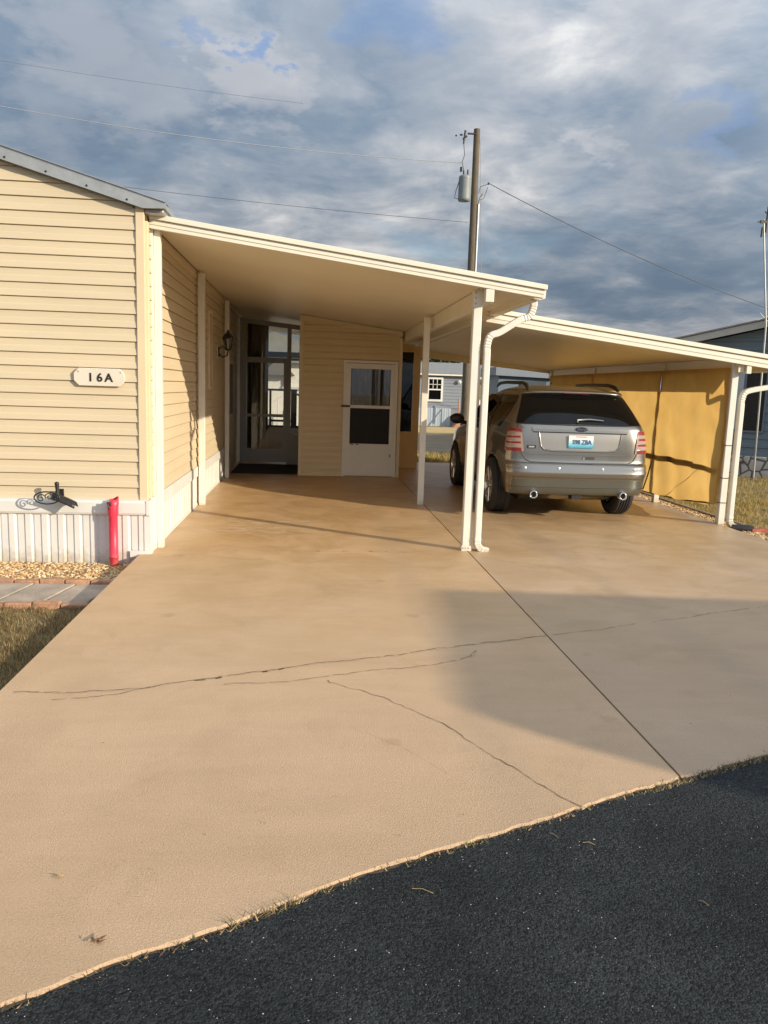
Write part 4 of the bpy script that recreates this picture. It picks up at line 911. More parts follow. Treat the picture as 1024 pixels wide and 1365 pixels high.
# badge
yb=rear_y(0,1.19)-.020; mb=MB(); K=28
def ell(a,b,yy,d,mat,name,parent=None):
    m_=MB(); m_.prism([(a*math.cos(2*math.pi*k/K),yy,1.172+b*math.sin(2*math.pi*k/K)) for k in range(K)],(0,d,0)); return carpart(m_,name,mat,parent)
bd=ell(.088,.036,yb,.012,chrome_m,'badge'); ell(.078,.029,yb-.003,.004,node_mat('badge blue',(0.015,0.02,0.05),.3,noise=.05),'badge_field',bd)
ctext('badge_script','Ford',.052,chrome_m,0,yb-.0055,1.172,bd,depth=.0015,shear=.35,xscale=1.15)
# model badge on the left of the hatch (small black plate)
mb=rear_panel([(.925,-.675,-.565),(.965,-.675,-.565)],.008,4,nz=2); sb=carpart(mb,'model_badge',black_m)
mb=rear_panel([(.935,-.655,-.585),(.955,-.655,-.585)],.011,3,nz=1); carpart(mb,'badge_letters',galv_m,sb)
# lower hatch handle pocket
mb=rear_panel([(.80,-.03+.07,.19),(.835,-.03+.07,.19)],.005,6,nz=3); carpart(mb,'handle_pocket',plastic_m)
mb=rear_panel([(.80,.035,.06),(.83,.04,.065)],.009,3,nz=2); carpart(mb,'pocket_chrome',chrome_m)
carpart(line_on_rear([(-.62,.855),(.62,.855)],.006,-.003,sub=18),'hatch_crease',paint_m)
carpart(line_on_rear([(-.795,1.20),(-.76,1.0),(-.735,.86),(-.69,.785),(-.62,.757),(0,.750),(.62,.757),(.69,.785),(.735,.86),(.76,1.0),(.795,1.20)],.006,-.001,sub=8),'hatch_gap',black_m)
for s in (-1,1):
    # tail lamps wrap the corner: rear part inside edge |x| .70 to corner, then along side
    mb=MB(); vs=[]; nu,nv=16,12
    def corner(u,z):
        # u 0..1 from inner edge around to the side
        w=halfw(z); xin=.715+.03*(z-.9)/.25; cy=interp(CYt,z); ys=smooth_tab(YRt,z,.006)+BOW+cy
        if u<.72: x=xin+(w-.001-xin)*math.sin(u/.72*math.pi/2); yy=rear_y(x,z); 
        else:
            yy=ys+(u-.72)/.28*(.10-.10*abs((z-1.0)/.2)); x=side_x(yy,z)
        return x,yy
    for j in range(nv+1):
        z=.885+(1.165-.885)*j/nv
        umax=1-.22*max(0,(z-1.08)/.085)**1.5 - .12*max(0,(.93-z)/.045)
        for i in range(nu+1):
            u=umax*i/nu; x,yy=corner(u,z); nx_=.010*math.cos(u*1.5); 
            vs.append((s*(x+.008*math.sin(u*1.5)),yy-nx_,z))
    F=[(j*(nu+1)+i,j*(nu+1)+i+1,(j+1)*(nu+1)+i+1,(j+1)*(nu+1)+i) for j in range(nv) for i in range(nu)]
    mb.add(vs,F,True)
    for k,f in enumerate(mb.f):
        j=k//nu; i=k%nu
        red = (j>=10) or (j in (0,1,4,7) and 1<=i<=9) or i>=13
        mb.mi[k]=1 if red else 0
    tl=carpart(mb,'tail_light',[lampclr,lampred])
    mb=MB()
    for zz_ in (.93,1.005,1.075,1.125):
        pts=[]
        for i in range(12):
            x,yy=corner(.05+.75*i/11,zz_); pts.append((s*x,yy-.013,zz_))
        mb.tube(pts,.0035,5)
    carpart(mb,'lens_ribs',chrome_m,tl)
    for sx_ in (.28,.70): mb=MB(); mb.lathe([(0,-.004),(.016,-.004),(.02,0)],(s*sx_,rear_y(sx_,.68)-.001,.685),'y',12); carpart(mb,'parking_sensor',chrome_m)
    # exhaust
    ex=MB(); ex.lathe([(.046,.10),(.050,0),(.046,-.006),(.038,-.004),(.036,.10)],(s*.575,-.925,.355),'y',18); eo=carpart(ex,'exhaust_tip',chrome_m)
    ex=MB(); ex.lathe([(0,0),(.037,0)],(s*.575,-.895,.355),'y',16); carpart(ex,'bore',dark_m,eo)
    # roof rail
    mb=MB(); mb.tube([(s*.60,-.42,1.655),(s*.59,-.33,1.705),(s*.585,-.10,1.735),(s*.585,.8,1.745),(s*.585,1.2,1.735),(s*.585,1.38,1.69)],[.016,.028,.024,.022,.024,.014],8); carpart(mb,'roof_rail',black_m)
    # side glass: belt 1.17, three panes
    carpart(side_panel([(1.16,-.10,2.0),(1.30,-.22,1.86),(1.50,-.30,1.50),(1.575,-.28,1.30)],s,.004,24),'side_window',dark_g)
    carpart(side_panel([(1.13,.42,.50),(1.58,.52,.585)],s,.007,2),'window_pillar',black_m)
    mb=side_panel([(.30,-.0,2.3)],s) if False else None
    # door gaps
    for ya,yb_ in ((.50,.42),(1.55,1.48)):
        pts=[(s*(side_x(ya+(yb_-ya)*k/8,.42+.74*k/8)+.001),ya+(yb_-ya)*k/8,.42+.74*k/8) for k in range(9)]
        mb=MB(); mb.tube(pts,.004,5); carpart(mb,'door_gap',black_m)
    for yh in (.62,1.68):
        mb=MB(); mb.tube([(s*(side_x(yh,1.0)+.004),yh,1.0),(s*(side_x(yh,1.0)+.035),yh+.03,1.0),(s*(side_x(yh+.2,1.0)+.035),yh+.17,1.0),(s*(side_x(yh+.2,1.0)+.004),yh+.2,1.0)],.013,8); carpart(mb,'door_handle',chrome_m)
    # lower black cladding
    carpart(side_panel([(.235,.42,2.40),(.36,.42,2.40)],s,.006,20,3),'sill_cladding',plastic_m)
    # mirror
    mb=MB(); bmv=[]
    mb.lathe([(0,-.07),(.06,-.065),(.095,-.03),(.10,.02),(.085,.06),(.04,.085),(0,.09)],(0,0,0),'y',16)
    mb.v=[(s*(1.075)+v[0]*1.15,1.95+v[1],1.17+v[2]*.85) for v in mb.v]; mb.tube([(s*.90,1.98,1.10),(s*1.0,1.96,1.12)],.03,8)
    mr=carpart(mb,'wing_mirror',paint_m if s>0 else black_m)
    # wheels
    for yc in (0,2.825):
        xo=s*.955; tw=.235
        t=MB(); prof=[(.235,0),(.30,-.012),(.345,-.004),(.362,.02),(.368,.05)]
        for g in range(4): a=.055+g*.034; prof+= [(.368,a),(.358,a+.004),(.358,a+.010),(.368,a+.014)]
        prof+=[(.366,tw-.04),(.355,tw-.01),(.33,tw),(.235,tw)]
        t.lathe([(r_,-s*h) for r_,h in prof],(xo,yc,.368),'x',44)
        wh=carpart(t,'wheel',rubber_m)
        rm=MB(); rm.lathe([(.238,-s*.2),(.238,-s*.012),(.246,s*.002),(.236,s*.004),(.226,-s*.02),(.222,-s*.05)],(xo,yc,.368),'x',40)
        for k in range(7):
            a=2*math.pi*k/7+.2
            for da in (-.10,.10):
                c0=(xo-s*.022,yc+.05*math.cos(a),.368+.05*math.sin(a)); c1=(xo-s*.012,yc+.228*math.cos(a+da),.368+.228*math.sin(a+da))
                rm.tube([c0,c1],[.02,.014],6)
        rm.lathe([(0,s*.0),(.03,s*.0),(.055,-s*.01),(.06,-s*.03)],(xo,yc,.368),'x',18)
        carpart(rm,'rim',rim_m,wh)
        bk=MB(); bk.lathe([(0,-s*.06),(.225,-s*.06)],(xo,yc,.368),'x',24); carpart(bk,'brake_disc',dark_m,wh)
# bumper: lower skirt in dark plastic, underbody
carpart(rear_panel([(.350,-.84,.84),(.395,-.86,.86),(.44,-.87,.87),(.50,-.875,.875),(.575,-.875,.875)],.003,36,nz=12),'bumper_skirt',node_mat('grey green bumper',(0.15,0.155,0.138),.30,metal=.65,coat=.5,noise=.05))
carpart(line_on_rear([(-.88,.448),(0,.443),(.88,.448)],.006,-.002,sub=20),'bumper_gap',black_m)
mb=MB(); mb.box(-.42,.42,.9,3.2,.215,.26); mb.tube([(-.7,0,.34),(.7,0,.34)],.05,8); carpart(mb,'underbody',dark_m)
mb=MB(); mb.box(-.06,.06,-.84,-.7,.29,.35); carpart(mb,'tow_eye',dark_m)
# wiper
mb=MB(); P_=lambda x,z,o: (x,rear_y(x,z)-o,z)
mb.tube([P_(-.04,1.255,.02),P_(-.04,1.29,.03),P_(.12,1.300,.03),P_(.30,1.288,.026)],[.014,.012,.009,.006],7); carpart(mb,'rear_wiper',node_mat('wiper grey',(0.28,0.28,0.28),.35,metal=.3,noise=.05))
mb=MB(); mb.tube([(.03,.75,1.712),(.03,.65,1.76)],.005,5); carpart(mb,'antenna',black_m)
# interior headrests seen dark: skip (tinted glass)

# ------------------------------------------------------------------ UTILITY POLE + WIRES
up=thing('utility_pole','weathered wooden utility pole carrying a grey transformer','utility pole',(5.80,30,GZ))
mb=MB(); mb.tube([(5.85,30,GZ),(5.84,30,3),(5.80,30,11.0)],[.16,.15,.115],14); mb.build('pole',wood_m,up)
mb=MB(); mb.tube([(5.98,29.93,GZ),(5.97,29.93,8.4)],.045,8); mb.tube([(5.98,29.93,8.4),(6.0,29.9,8.6),(6.10,29.85,8.75)],.03,6); mb.build('conduit',galv_m,up)
tr=MB(); tr.lathe([(0,8.45),(.215,8.47),(.225,8.55),(.225,9.25),(.23,9.27),(.21,9.33),(.1,9.38),(0,9.39)],(5.42,29.9,0),n=24); tro=tr.build('transformer',node_mat('transformer grey',(0.22,0.245,0.25),.5,noise=.08),up)
mb=MB(); mb.tube([(5.36,29.85,9.35),(5.35,29.85,9.52)],[.035,.03],8); mb.tube([(5.50,29.85,9.35),(5.51,29.85,9.55)],[.035,.03],8); mb.box(5.2,5.27,29.7,29.8,9.45,9.6); mb.build('bushing',black_m,tro)
mb=MB(); mb.tube([(5.22,29.85,9.2),(5.10,29.85,8.8),(5.06,29.85,8.55),(5.25,29.85,8.5)],.014,5); mb.tube([(5.36,29.85,9.5),(5.28,29.85,9.8),(5.36,29.85,10.05),(5.30,29.85,10.5)],.014,5); mb.build('jumper_wire',black_m,up)
mb=MB(); mb.tube([(5.72,29.95,10.82),(5.45,29.9,10.80)],.035,8); mb.tube([(5.31,29.9,10.45),(5.36,29.9,10.9)],[.03,.04],8); mb.tube([(5.28,29.9,10.6),(5.42,29.9,10.72)],.035,7); mb.box(5.16,5.26,29.88,29.93,10.72,10.77); mb.tube([(5.0,29.9,10.72),(5.05,29.9,10.70)],.03,6); mb.build('cutout_fuse',black_m,up)
mb=MB(); mb.tube([(5.95,29.9,8.75),(6.0,29.9,9.0),(6.28,29.9,9.1)],.01,5); mb.tube([(5.95,29.9,8.5),(6.15,29.9,8.6),(6.28,29.9,9.0)],.01,5); mb.lathe([(0,9.08),(.04,9.1),(.03,9.16),(0,9.17)],(6.3,29.9,0),n=8); mb.build('service_drop_fitting',black_m,up)
def wire(a,b,sag,r,mat,label,grp='overhead power lines',n=30,twist=0):
    a=Vector(a);b=Vector(b); pts=[]
    for i in range(n+1):
        t=i/n; p=a.lerp(b,t); p.z-=sag*4*t*(1-t); pts.append(p)
    m_=MB(); m_.tube(pts,r,5)
    if twist:
        pp=[]; N_=n*8
        for i in range(N_+1):
            t=i/N_; p=a.lerp(b,t); p.z-=sag*4*t*(1-t); pp.append(p+Vector((0,math.cos(i*.8),math.sin(i*.8)))*r*1.6)
        m_.tube(pp,r*.8,4)
    tag(m_.build('power_line',mat),label,'power line',grp)
wire((5.275,29.9,9.79),(-11,29.9,10.75),.25,.012,wirel_m,'pale upper power line reaching left from the transformer')
wire((5.6,29.9,7.735),(-12,29.9,8.7),.12,.009,wire_m,'dark lower cable reaching left from the pole shaft')
wire((6.3,29.9,9.14),(20,29.9,4.5),.35,.016,wire_m,'twisted service cable dropping right from the pole',twist=0)
wire((-14,29.9,12.5),(-.5,29.9,11.45),.1,.005,wire_m,'thin dark topmost power line at upper left')
wire((5.92,29.9,10.6),(6.9,33,5.2),.0,.008,wirel_m,'thin pale guy wire slanting down right of the pole')

# ------------------------------------------------------------------ NEIGHBOUR HOUSE (right)
nh=thing('neighbour_house','slate blue gabled house with stone base right of the carport','house',(9.724,17.07,GZ),rz=R(-36))
NM=Matrix.Translation((9.724,17.07,0))@Matrix.Rotation(R(-36),4,'Z')
def nb(mb,name,mat,parent=None,bevel=0):
    mb.v=[tuple(NM@Vector(v)) for v in mb.v]; return mb.build(name,mat,parent or nh,bevel)
RX=3.2; rk=lambda x: 3.11+(min(x,2*RX-x))*.2215
def ext_n(z):
    if z<=rk(-1.3): return (-1.3,2*RX+1.3)
    a=(z-3.11)/.2215; return (a,2*RX-a)
mb=MB(); siding(mb,(0,0,0),(1,0,0),(0,-1,0),.36,3.78,.195,ext_n,depth=.02); nb(mb,'gable_wall',tealh_m)
mb=MB(); mb.prism([(-1.3,.002,GZ),(2*RX+1.3,.002,GZ),(2*RX+1.3,.002,rk(-1.3)),(RX,.002,rk(RX)),(-1.3,.002,rk(-1.3))],(0,10,0)); nb(mb,'wall',tealh_m)
mb=MB(); mb.box(-1.35,2*RX+1.35,-.10,-.001,GZ,.36); nb(mb,'stone_base',stone_m,bevel=.02)
mb=MB(); xe=-1.95; mb.prism([(xe,-.40,rk(xe)),(RX,-.40,rk(RX)),(2*RX-xe,-.40,rk(xe)),(2*RX-xe,-.40,rk(xe)+.15),(RX,-.40,rk(RX)+.15),(xe,-.40,rk(xe)+.15)],(0,.04,0)); nb(mb,'barge_board',node_mat('barge grey',(0.42,0.41,0.38),.6,noise=.06))
mb=MB(); mb.prism([(xe-.05,-.43,rk(xe)+.155),(RX,-.43,rk(RX)+.158),(2*RX-xe,-.43,rk(xe)+.155),(2*RX-xe,-.43,rk(xe)+.185),(RX,-.43,rk(RX)+.19),(xe-.05,-.43,rk(xe)+.185)],(0,11,0)); nb(mb,'roof',groof_m)
wf=MB(); wf.box(-.07,-.03,-.05,-.025,.89,2.25); wf.box(.37,.41,-.05,-.025,.89,2.25); wf.box(-.03,.37,-.05,-.025,.89,.93); wf.box(-.03,.37,-.05,-.025,2.2,2.25); wfo=nb(wf,'window',tealh_m)
mb=MB(); mb.box(-.03,.37,-.035,-.028,.93,2.2); nb(mb,'pane',dark_m,wfo)
mb=MB(); mb.box(-.22,-.08,-.06,-.025,.95,2.25); nb(mb,'shutter',node_mat('pale shutter',(0.40,0.46,0.52),.6,noise=.05))
mb=MB(); mb.box(-.42,-.30,-.05,-.022,1.0,2.2); nb(mb,'shutter',MATS['pale shutter'])
mb=MB(); mb.tube([(-.25,-.12,GZ),(-.25,-.12,2.4)],.018,8); nb(mb,'conduit',galv_m)
am=thing('antenna_mast','thin metal antenna mast rising beside the slate blue house','antenna',(9.72,16.5,GZ))
mb=MB(); mb.tube([(9.74,16.5,GZ),(9.66,16.5,3.2),(9.37,16.5,5.35)],[.022,.02,.016],8); mb.build('mast',galv_m,am)
mb=MB(); mb.box(9.30,9.44,16.48,16.52,5.28,5.34); mb.tube([(9.44,16.5,5.10),(9.45,16.5,5.62)],.022,6); mb.tube([(9.355,16.5,5.0),(9.36,16.5,5.2)],.02,6); mb.tube([(9.38,16.5,5.52),(9.45,16.5,5.46)],.014,5); mb.tube([(9.30,16.5,5.31),(9.24,16.5,5.30)],.01,5); mb.build('antenna_head',black_m,am)
mb=MB(); mb.tube([(9.45,16.5,3.3),(9.85,16.5,3.45)],.008,5); mb.tube([(9.5,16.5,3.45),(9.8,16.5,3.2)],.008,5); mb.build('brace',galv_m,am)
# right-hand bits: splash brick, black downspout shoe, lawn edging
mb=MB(); mb.box(5.62,6.05,9.42,9.52,GZ,-.02); tag(mb.build('splash_brick',node_mat('red brick',(0.36,0.10,0.06),.85,noise=.35,nscale=14,bump=.6),bevel=.01),'red brick lying by the foot of the right downspout','brick')
mb=MB(); mb.tube([(5.42,9.55,-.03),(5.58,9.50,-.035),(5.66,9.48,-.04)],[.05,.06,.055],12); tag(mb.build('drain_shoe',black_m),'black plastic drain outlet under the right downspout','drain')
mb=MB(); mb.box(5.735,5.765,6.2,9.3,GZ,-.04); mb.box(5.735,5.765,9.65,17.2,GZ,-.03); tag(mb.build('lawn_edging',node_mat('grey edging',(0.33,0.27,0.20),.9,noise=.3,nscale=10,bump=.4)),'low grey edging strip between gravel and lawn on the right','edging')

# ------------------------------------------------------------------ FAR HOUSES
bh=thing('mobile_home','grey blue mobile home across the far road with a white framed window','house',(2,40,GZ))
mb=MB(); siding(mb,(0,38,0),(1,0,0),(0,-1,0),.75,2.35,.15,lambda z:(-3.0,7.6),depth=.02); mb.build('front_wall',blueh_m,bh)
mb=MB(); mb.box(-3,7.6,38.002,43,GZ,2.35); mb.build('wall',blueh_m,bh)
mb=MB(); ribbed(mb,(6.7,37.97,0),(-1,0,0),(0,-1,0),9.6,GZ,.75,.22,.02); mb.build('skirting',node_mat('pale skirt',(0.34,0.40,0.46),.6,noise=.05),bh,fix=False)
mb=MB(); mb.box(-3.2,7.8,37.7,37.76,2.30,2.40); mb.build('fascia',white_m,bh)
mb=MB(); mb.prism([(-3.3,37.65,2.40),(-3.3,40.5,3.0),(-3.3,43.4,2.40)],(11.2,0,0)); mb.build('roof',groof_m,bh)
wf=MB(); a,b,c,d_=5.50,6.27,1.06,2.22
wf.box(a,a+.09,37.90,37.97,c,d_); wf.box(b-.09,b,37.90,37.97,c,d_); wf.box(a+.09,b-.09,37.90,37.97,c,c+.1); wf.box(a+.09,b-.09,37.90,37.97,d_-.1,d_); wf.box(a+.09,b-.09,37.90,37.97,1.60,1.66)
for k in (1,2): x=a+.09+(b-a-.18)*k/3; wf.box(x-.012,x+.012,37.91,37.94,1.66,d_-.1)
wf.box(a+.09,b-.09,37.91,37.94,1.86,1.885)
wfo=wf.build('window',white_m,bh); mb=MB(); mb.box(a+.09,b-.09,37.945,37.96,c+.1,d_-.1); mb.build('pane',dark_g,wfo)
mb=MB(); mb.lathe([(0,-.1),(.09,-.05),(.1,0)],(7.05,37.9,2.02),'y',12); mb.build('satellite_dish',white_m,bh)
mb=MB(); mb.prism([(6.75,37.3,GZ),(7.5,37.3,GZ),(7.5,37.3,.7)],(0,.6,0)); mb.tube([(6.7,37.2,.3),(7.3,37.2,1.1),(7.3,37.2,.3)],.03,6); mb.tube([(6.95,37.2,.4),(6.95,37.2,1.25)],.035,6); mb.build('steps',node_mat('rust step',(0.45,0.22,0.14),.8,noise=.1),bh)
h2=thing('house','pale house with porch windows beyond the car roof','house',(10,40,GZ))
mb=MB(); mb.box(8.05,12.5,39,44,GZ,2.35); mb.build('wall',pale_m,h2)
mb=MB(); mb.box(7.8,12.8,38.4,38.5,2.20,2.34); mb.build('fascia',white_m,h2); mb=MB(); mb.prism([(7.7,38.3,2.34),(7.7,41.5,3.1),(7.7,44.6,2.34)],(5.3,0,0)); mb.build('roof',groof_m,h2)
mb=MB(); mb.box(8.25,8.9,38.9,38.99,1.25,2.0); mb.build('window',node_mat('shade brown',(0.25,0.21,0.15),.7,noise=.2),h2)
h3=thing('utility_shed','small slate grey shed behind the roof rail of the car','shed',(6.7,26,GZ))
mb=MB(); mb.box(6.15,7.9,26,28,GZ,2.15); mb.build('wall',tealh_m,h3); mb=MB(); mb.prism([(6.0,25.8,2.15),(8.1,25.8,2.10),(8.1,25.8,2.22),(6.0,25.8,2.42)],(0,2.4,0)); mb.build('roof',blueh_m,h3)
mb=MB(); mb.box(6.9,7.75,25.95,25.99,0,2.0); mb.build('door',node_mat('dark slate',(0.05,0.06,0.075),.6,noise=.1),h3)

# ------------------------------------------------------------------ TREES
def tree(x,y,h,r,label,seed,n=2600,ls=.10,grp='trees behind the houses'):
    rnd=random.Random(seed); t=thing('tree',label,'tree',(x,y,GZ),group=grp); m_=MB()
    m_.tube([(x,y,GZ),(x+.1,y,h*.35),(x+.05,y,h*.6)],[.16,.12,.06],8)
    cl=[]
    for k in range(9):
        a=rnd.uniform(0,6.28); q=rnd.uniform(.2,.75)*r; c_=Vector((x+q*math.cos(a),y+q*math.sin(a),h*.68+rnd.uniform(-.28,.30)*h)); cl.append((c_,rnd.uniform(.35,.6)*r))
        m_.tube([(x+.05,y,h*.4),tuple(c_)],[.05,.02],5)
    m_.build('trunk',bark_m,t); m_=MB()
    for _ in range(n):
        c_,rr=rnd.choice(cl); d=Vector((rnd.gauss(0,1),rnd.gauss(0,1),rnd.gauss(0,1))).normalized()*rr*rnd.uniform(.45,1.08)
        p=c_+d; a=Vector((rnd.gauss(0,1),rnd.gauss(0,1),rnd.gauss(0,1))).normalized(); b=a.cross(Vector((rnd.gauss(0,1),rnd.gauss(0,1),rnd.gauss(0,1)))).normalized(); s_=ls*rnd.uniform(.6,1.4)
        m_.add([p-a*s_,p+b*s_*.5,p+a*s_,p-b*s_*.5],[(0,1,2,3)])
    m_.build('crown',leaf_m,t,fix=False)
for i,(x,y,h,r_) in enumerate([(4.6,46,4.6,2.3),(7.9,46.5,4.7,2.4),(11.8,48,4.6,2.4)]):
    tree(x,y,h,r_,['bushy dark tree showing above the grey blue mobile home roof','mottled tree behind the utility pole base','broad tree beyond the pale house'][i],40+i,n=4200,ls=.12)
# small palm whose frond tips show past the gutter end
pm=thing('palm_tree','palm whose frond tips show past the gutter corner','palm tree',(6.3,24,GZ))
mb=MB(); mb.tube([(5.05,24,GZ),(5.02,24,1.2),(5.0,24,2.55)],[.11,.09,.08],10); mb.build('trunk',bark_m,pm)
mb=MB(); rnd=random.Random(5)
for k in range(11):
    a=k*.57; L_=.75
    for j in range(12):
        t=j/12; c_=Vector((5.0+math.cos(a)*L_*t,24+math.sin(a)*L_*t,3.12+.42*t*(1-t)*2-.35*t*t)); dr_=Vector((-math.sin(a),math.cos(a),0))
        for s in (-1,1): mb.add([c_,c_+Vector((math.cos(a),math.sin(a),0))*.05,c_+dr_*s*.28*(1-.5*t)+Vector((math.cos(a)*.15,math.sin(a)*.15,-.10))],[(0,1,2)])
mb.build('crown',leaf_m,pm,fix=False)

# ------------------------------------------------------------------ debris
rnd=random.Random(77)
def debris(name,label,x,y,s,mat,cat,grp=None,n=3):
    m_=MB()
    for k in range(n):
        a=rnd.uniform(0,6.28); c_=Vector((x+rnd.uniform(-s,s)*.8,y+rnd.uniform(-s,s)*.4,.004+.003*k)); u=Vector((math.cos(a),math.sin(a),rnd.uniform(0,.3)))*s; v=Vector((-math.sin(a),math.cos(a),rnd.uniform(0,.4)))*s*.35
        m_.prism([c_-u*.6,c_+v*.5-u*.1,c_+u*.7,c_-v*.6],(0,0,.0015))
    tag(m_.build(name,mat),label,cat,grp)
debris('dry_leaf','curled pale leaf lying at lower left of the driveway',-.791,2.425,.018,straw_m,'leaf',n=3)
debris('dry_leaf','dark crushed leaf nearest the road edge on the left',-.584,2.103,.020,leafd_m,'leaf',n=5)
for k,(x,y) in enumerate([(-.35,2.65),(-.15,2.72),(.12,2.9),(-.5,2.45),(.35,2.62),(.6,2.75),(-.3,3.1),(1.9,3.55),(2.3,3.9),(-.9,3.4),(2.0,4.4),(.9,5.3)]):
    debris('twig_scrap','tiny dark speck of debris on the driveway',x,y,.006,leafd_m,'debris','debris specks on the driveway',n=1)
# weeds and litter along the slab edge
mb=MB(); rnd=random.Random(31); el=fine_edge(-1.5,5.2,.004,0)
def near(x): return 1.0
for x,y in el:
    dens = .42 if (-.25<x<.15) else (.9 if 1.45<x<2.6 else .30 if x<1.2 else .55)
    if rnd.random()>dens: continue
    for q in range(4 if x>1.45 or -.25<x<.1 else 2):
        h=rnd.uniform(.004,.022)*(1.6 if -.22<x<-.02 else .8); a=rnd.uniform(0,6.28); w_=.0025
        xx=x+rnd.uniform(-.01,.01); yy=y-.016+rnd.uniform(-.022,.012)*(1.6 if x>1.4 else 1); dx,dy=math.cos(a)*h*1.2,math.sin(a)*h*.8
        mb.add([(xx-w_,yy,-.010),(xx+w_,yy,-.010),(xx+dx,yy+dy,-.008+h)],[(0,1,2)])
o=mb.build('edge_litter',multi_mat('litter',[(0.16,0.10,0.05),(0.30,0.20,0.10),(0.07,0.06,0.03),(0.42,0.30,0.15),(0.12,0.14,0.04),(0.05,0.04,0.03)]),fix=False); o['kind']='stuff'; o['label']='dry grass and dirt caught along the driveway edge'; o['category']='litter'
for k,(x,y) in enumerate([(.93,2.60),(1.05,2.55),(.42,2.3),(1.3,2.2)]):
    m_=MB(); a=rnd.uniform(2.2,2.9); L_=rnd.uniform(.03,.075); m_.tube([(x,y,-.008),(x+math.cos(a)*L_*.5,y+math.sin(a)*L_*.5+.004,-.003),(x+math.cos(a)*L_,y+math.sin(a)*L_,-.007)],.0011,4); tag(m_.build('grass_stem',straw_m),'loose straw coloured grass stem on the asphalt','stem','loose stems on the asphalt')
# grit on the asphalt: small pale stones, one mesh
mb=MB()
bm=bmesh.new(); bmesh.ops.create_icosphere(bm,subdivisions=1,radius=1); bv=[v.co.copy() for v in bm.verts]; bf=[[v.index for v in f.verts] for f in bm.faces]; bm.free()
for _ in range(1500):
    x=rnd.uniform(-1,3.4); 
    ye=[b+(d-b)*(x-a)/(c-a) for (a,b),(c,d) in zip(edge,edge[1:]) if a<=x<=c][0]
    y=ye-.03-rnd.random()**1.4*1.9
    r_=rnd.uniform(.0006,.0022)*(1 if rnd.random()<.9 else 1.5); c_=Vector((x,y,-.0095))
    s=Vector((rnd.uniform(.7,1.5),rnd.uniform(.7,1.3),.6)); mb.add([c_+Vector((v.x*s.x,v.y*s.y,v.z*s.z))*r_ for v in bv],bf)
o=mb.build('grit',multi_mat('grit',[(0.35,0.34,0.31),(0.15,0.15,0.15),(0.50,0.47,0.42),(0.22,0.2,0.17),(0.08,0.08,0.08)]),fix=False); o['kind']='stuff'; o['label']='fine pale grit scattered on the asphalt'; o['category']='grit'

# ------------------------------------------------------------------ unseen trailer shape, added to cast the shadow on the right of the driveway
tt=thing('shadow_trailer','white trailer shape added out of view to cast the shadow on the driveway','trailer',(12.5,-.6,0))
H=3.2; ty1=.12; ty0=-2.25; tx0=9.15; tx1=16.5; TR=Matrix.Translation((9.15,.12,0))@Matrix.Rotation(R(-5.5),4,'Z')@Matrix.Translation((-9.15,-.12,0))
def trb(m,*a_,**k_):
    m.v=[tuple(TR@Vector(v)) for v in m.v]; return m.build(*a_,**k_)
mb=MB(); rr=.45; sec=[]
for k in range(7): a=R(90+90*k/6); sec.append((tx0+rr+rr*math.cos(a),H-rr+rr*math.sin(a)))
prof=[(tx1,.45),(tx1,H)]+sec+[(tx0,.45)]
mb.prism([(x,ty0,z) for x,z in prof],(0,ty1-ty0,0)); trb(mb,'body',white_m,tt,bevel=.05)
for x in (12.2,13.2):
    for s,yy in ((1,ty1),(-1,ty0)):
        m_=MB(); m_.lathe([(0,0),(.34,0),(.36,.03),(.36,.2),(0,.2)],(x,yy-(.2 if s>0 else 0),.33),'y',24); trb(m_,'wheel',rubber_m,tt)
mb=MB(); mb.box(tx0+1.2,tx0+2.2,ty1+.001,ty1+.02,1.4,2.2); trb(mb,'window',dark_g,tt)
mb=MB(); mb.box(tx0-1.1,tx0,(ty0+ty1)/2-.05,(ty0+ty1)/2+.05,.45,.55); trb(mb,'hitch',black_m,tt)

# ------------------------------------------------------------------ CAMERA
cam=bpy.data.cameras.new('camera'); co=bpy.data.objects.new('camera',cam); COL.objects.link(co); S.camera=co
p,yw,ro=R(8.904),R(5.453),R(1.875)
f=Vector((math.sin(yw)*math.cos(p),math.cos(yw)*math.cos(p),-math.sin(p)))
r0=f.cross(Vector((0,0,1))).normalized(); u0=r0.cross(f)
rr_=math.cos(ro)*r0+math.sin(ro)*u0; uu=-math.sin(ro)*r0+math.cos(ro)*u0
M=Matrix((rr_,uu,-f)).transposed().to_4x4(); M.translation=Vector((0,0,1.6)); co.matrix_world=M
cam.sensor_fit='VERTICAL'; cam.sensor_height=36; cam.lens=36*1050.4/1365; cam.clip_end=500; cam.clip_start=.05

# ------------------------------------------------------------------ LIGHT
sun_dir=Vector((.812,-.584,.305)).normalized()     # towards the sun
el_=math.asin(sun_dir.z)
sl=bpy.data.lights.new('sun','SUN'); sl.energy=4.5; sl.angle=R(.55); sl.color=(1.0,.86,.65)
so=bpy.data.objects.new('sun',sl); COL.objects.link(so); so.location=(20,-15,12); so.rotation_euler=sun_dir.to_track_quat('Z','Y').to_euler()
W=bpy.data.worlds.new('World'); S.world=W; W.use_nodes=True; nt=W.node_tree; N=nt.nodes; L=nt.links
bg=N['Background']
sky=N.new('ShaderNodeTexSky'); sky.sky_type='NISHITA'; sky.sun_disc=False; sky.sun_elevation=el_; sky.sun_rotation=math.atan2(sun_dir.x,sun_dir.y)
sky.air_density=1.0; sky.dust_density=1.0; sky.ozone_density=2.0
tc=N.new('ShaderNodeTexCoord'); D=tc.outputs['Generated']
sep=N.new('ShaderNodeSeparateXYZ'); L.new(D,sep.inputs[0])
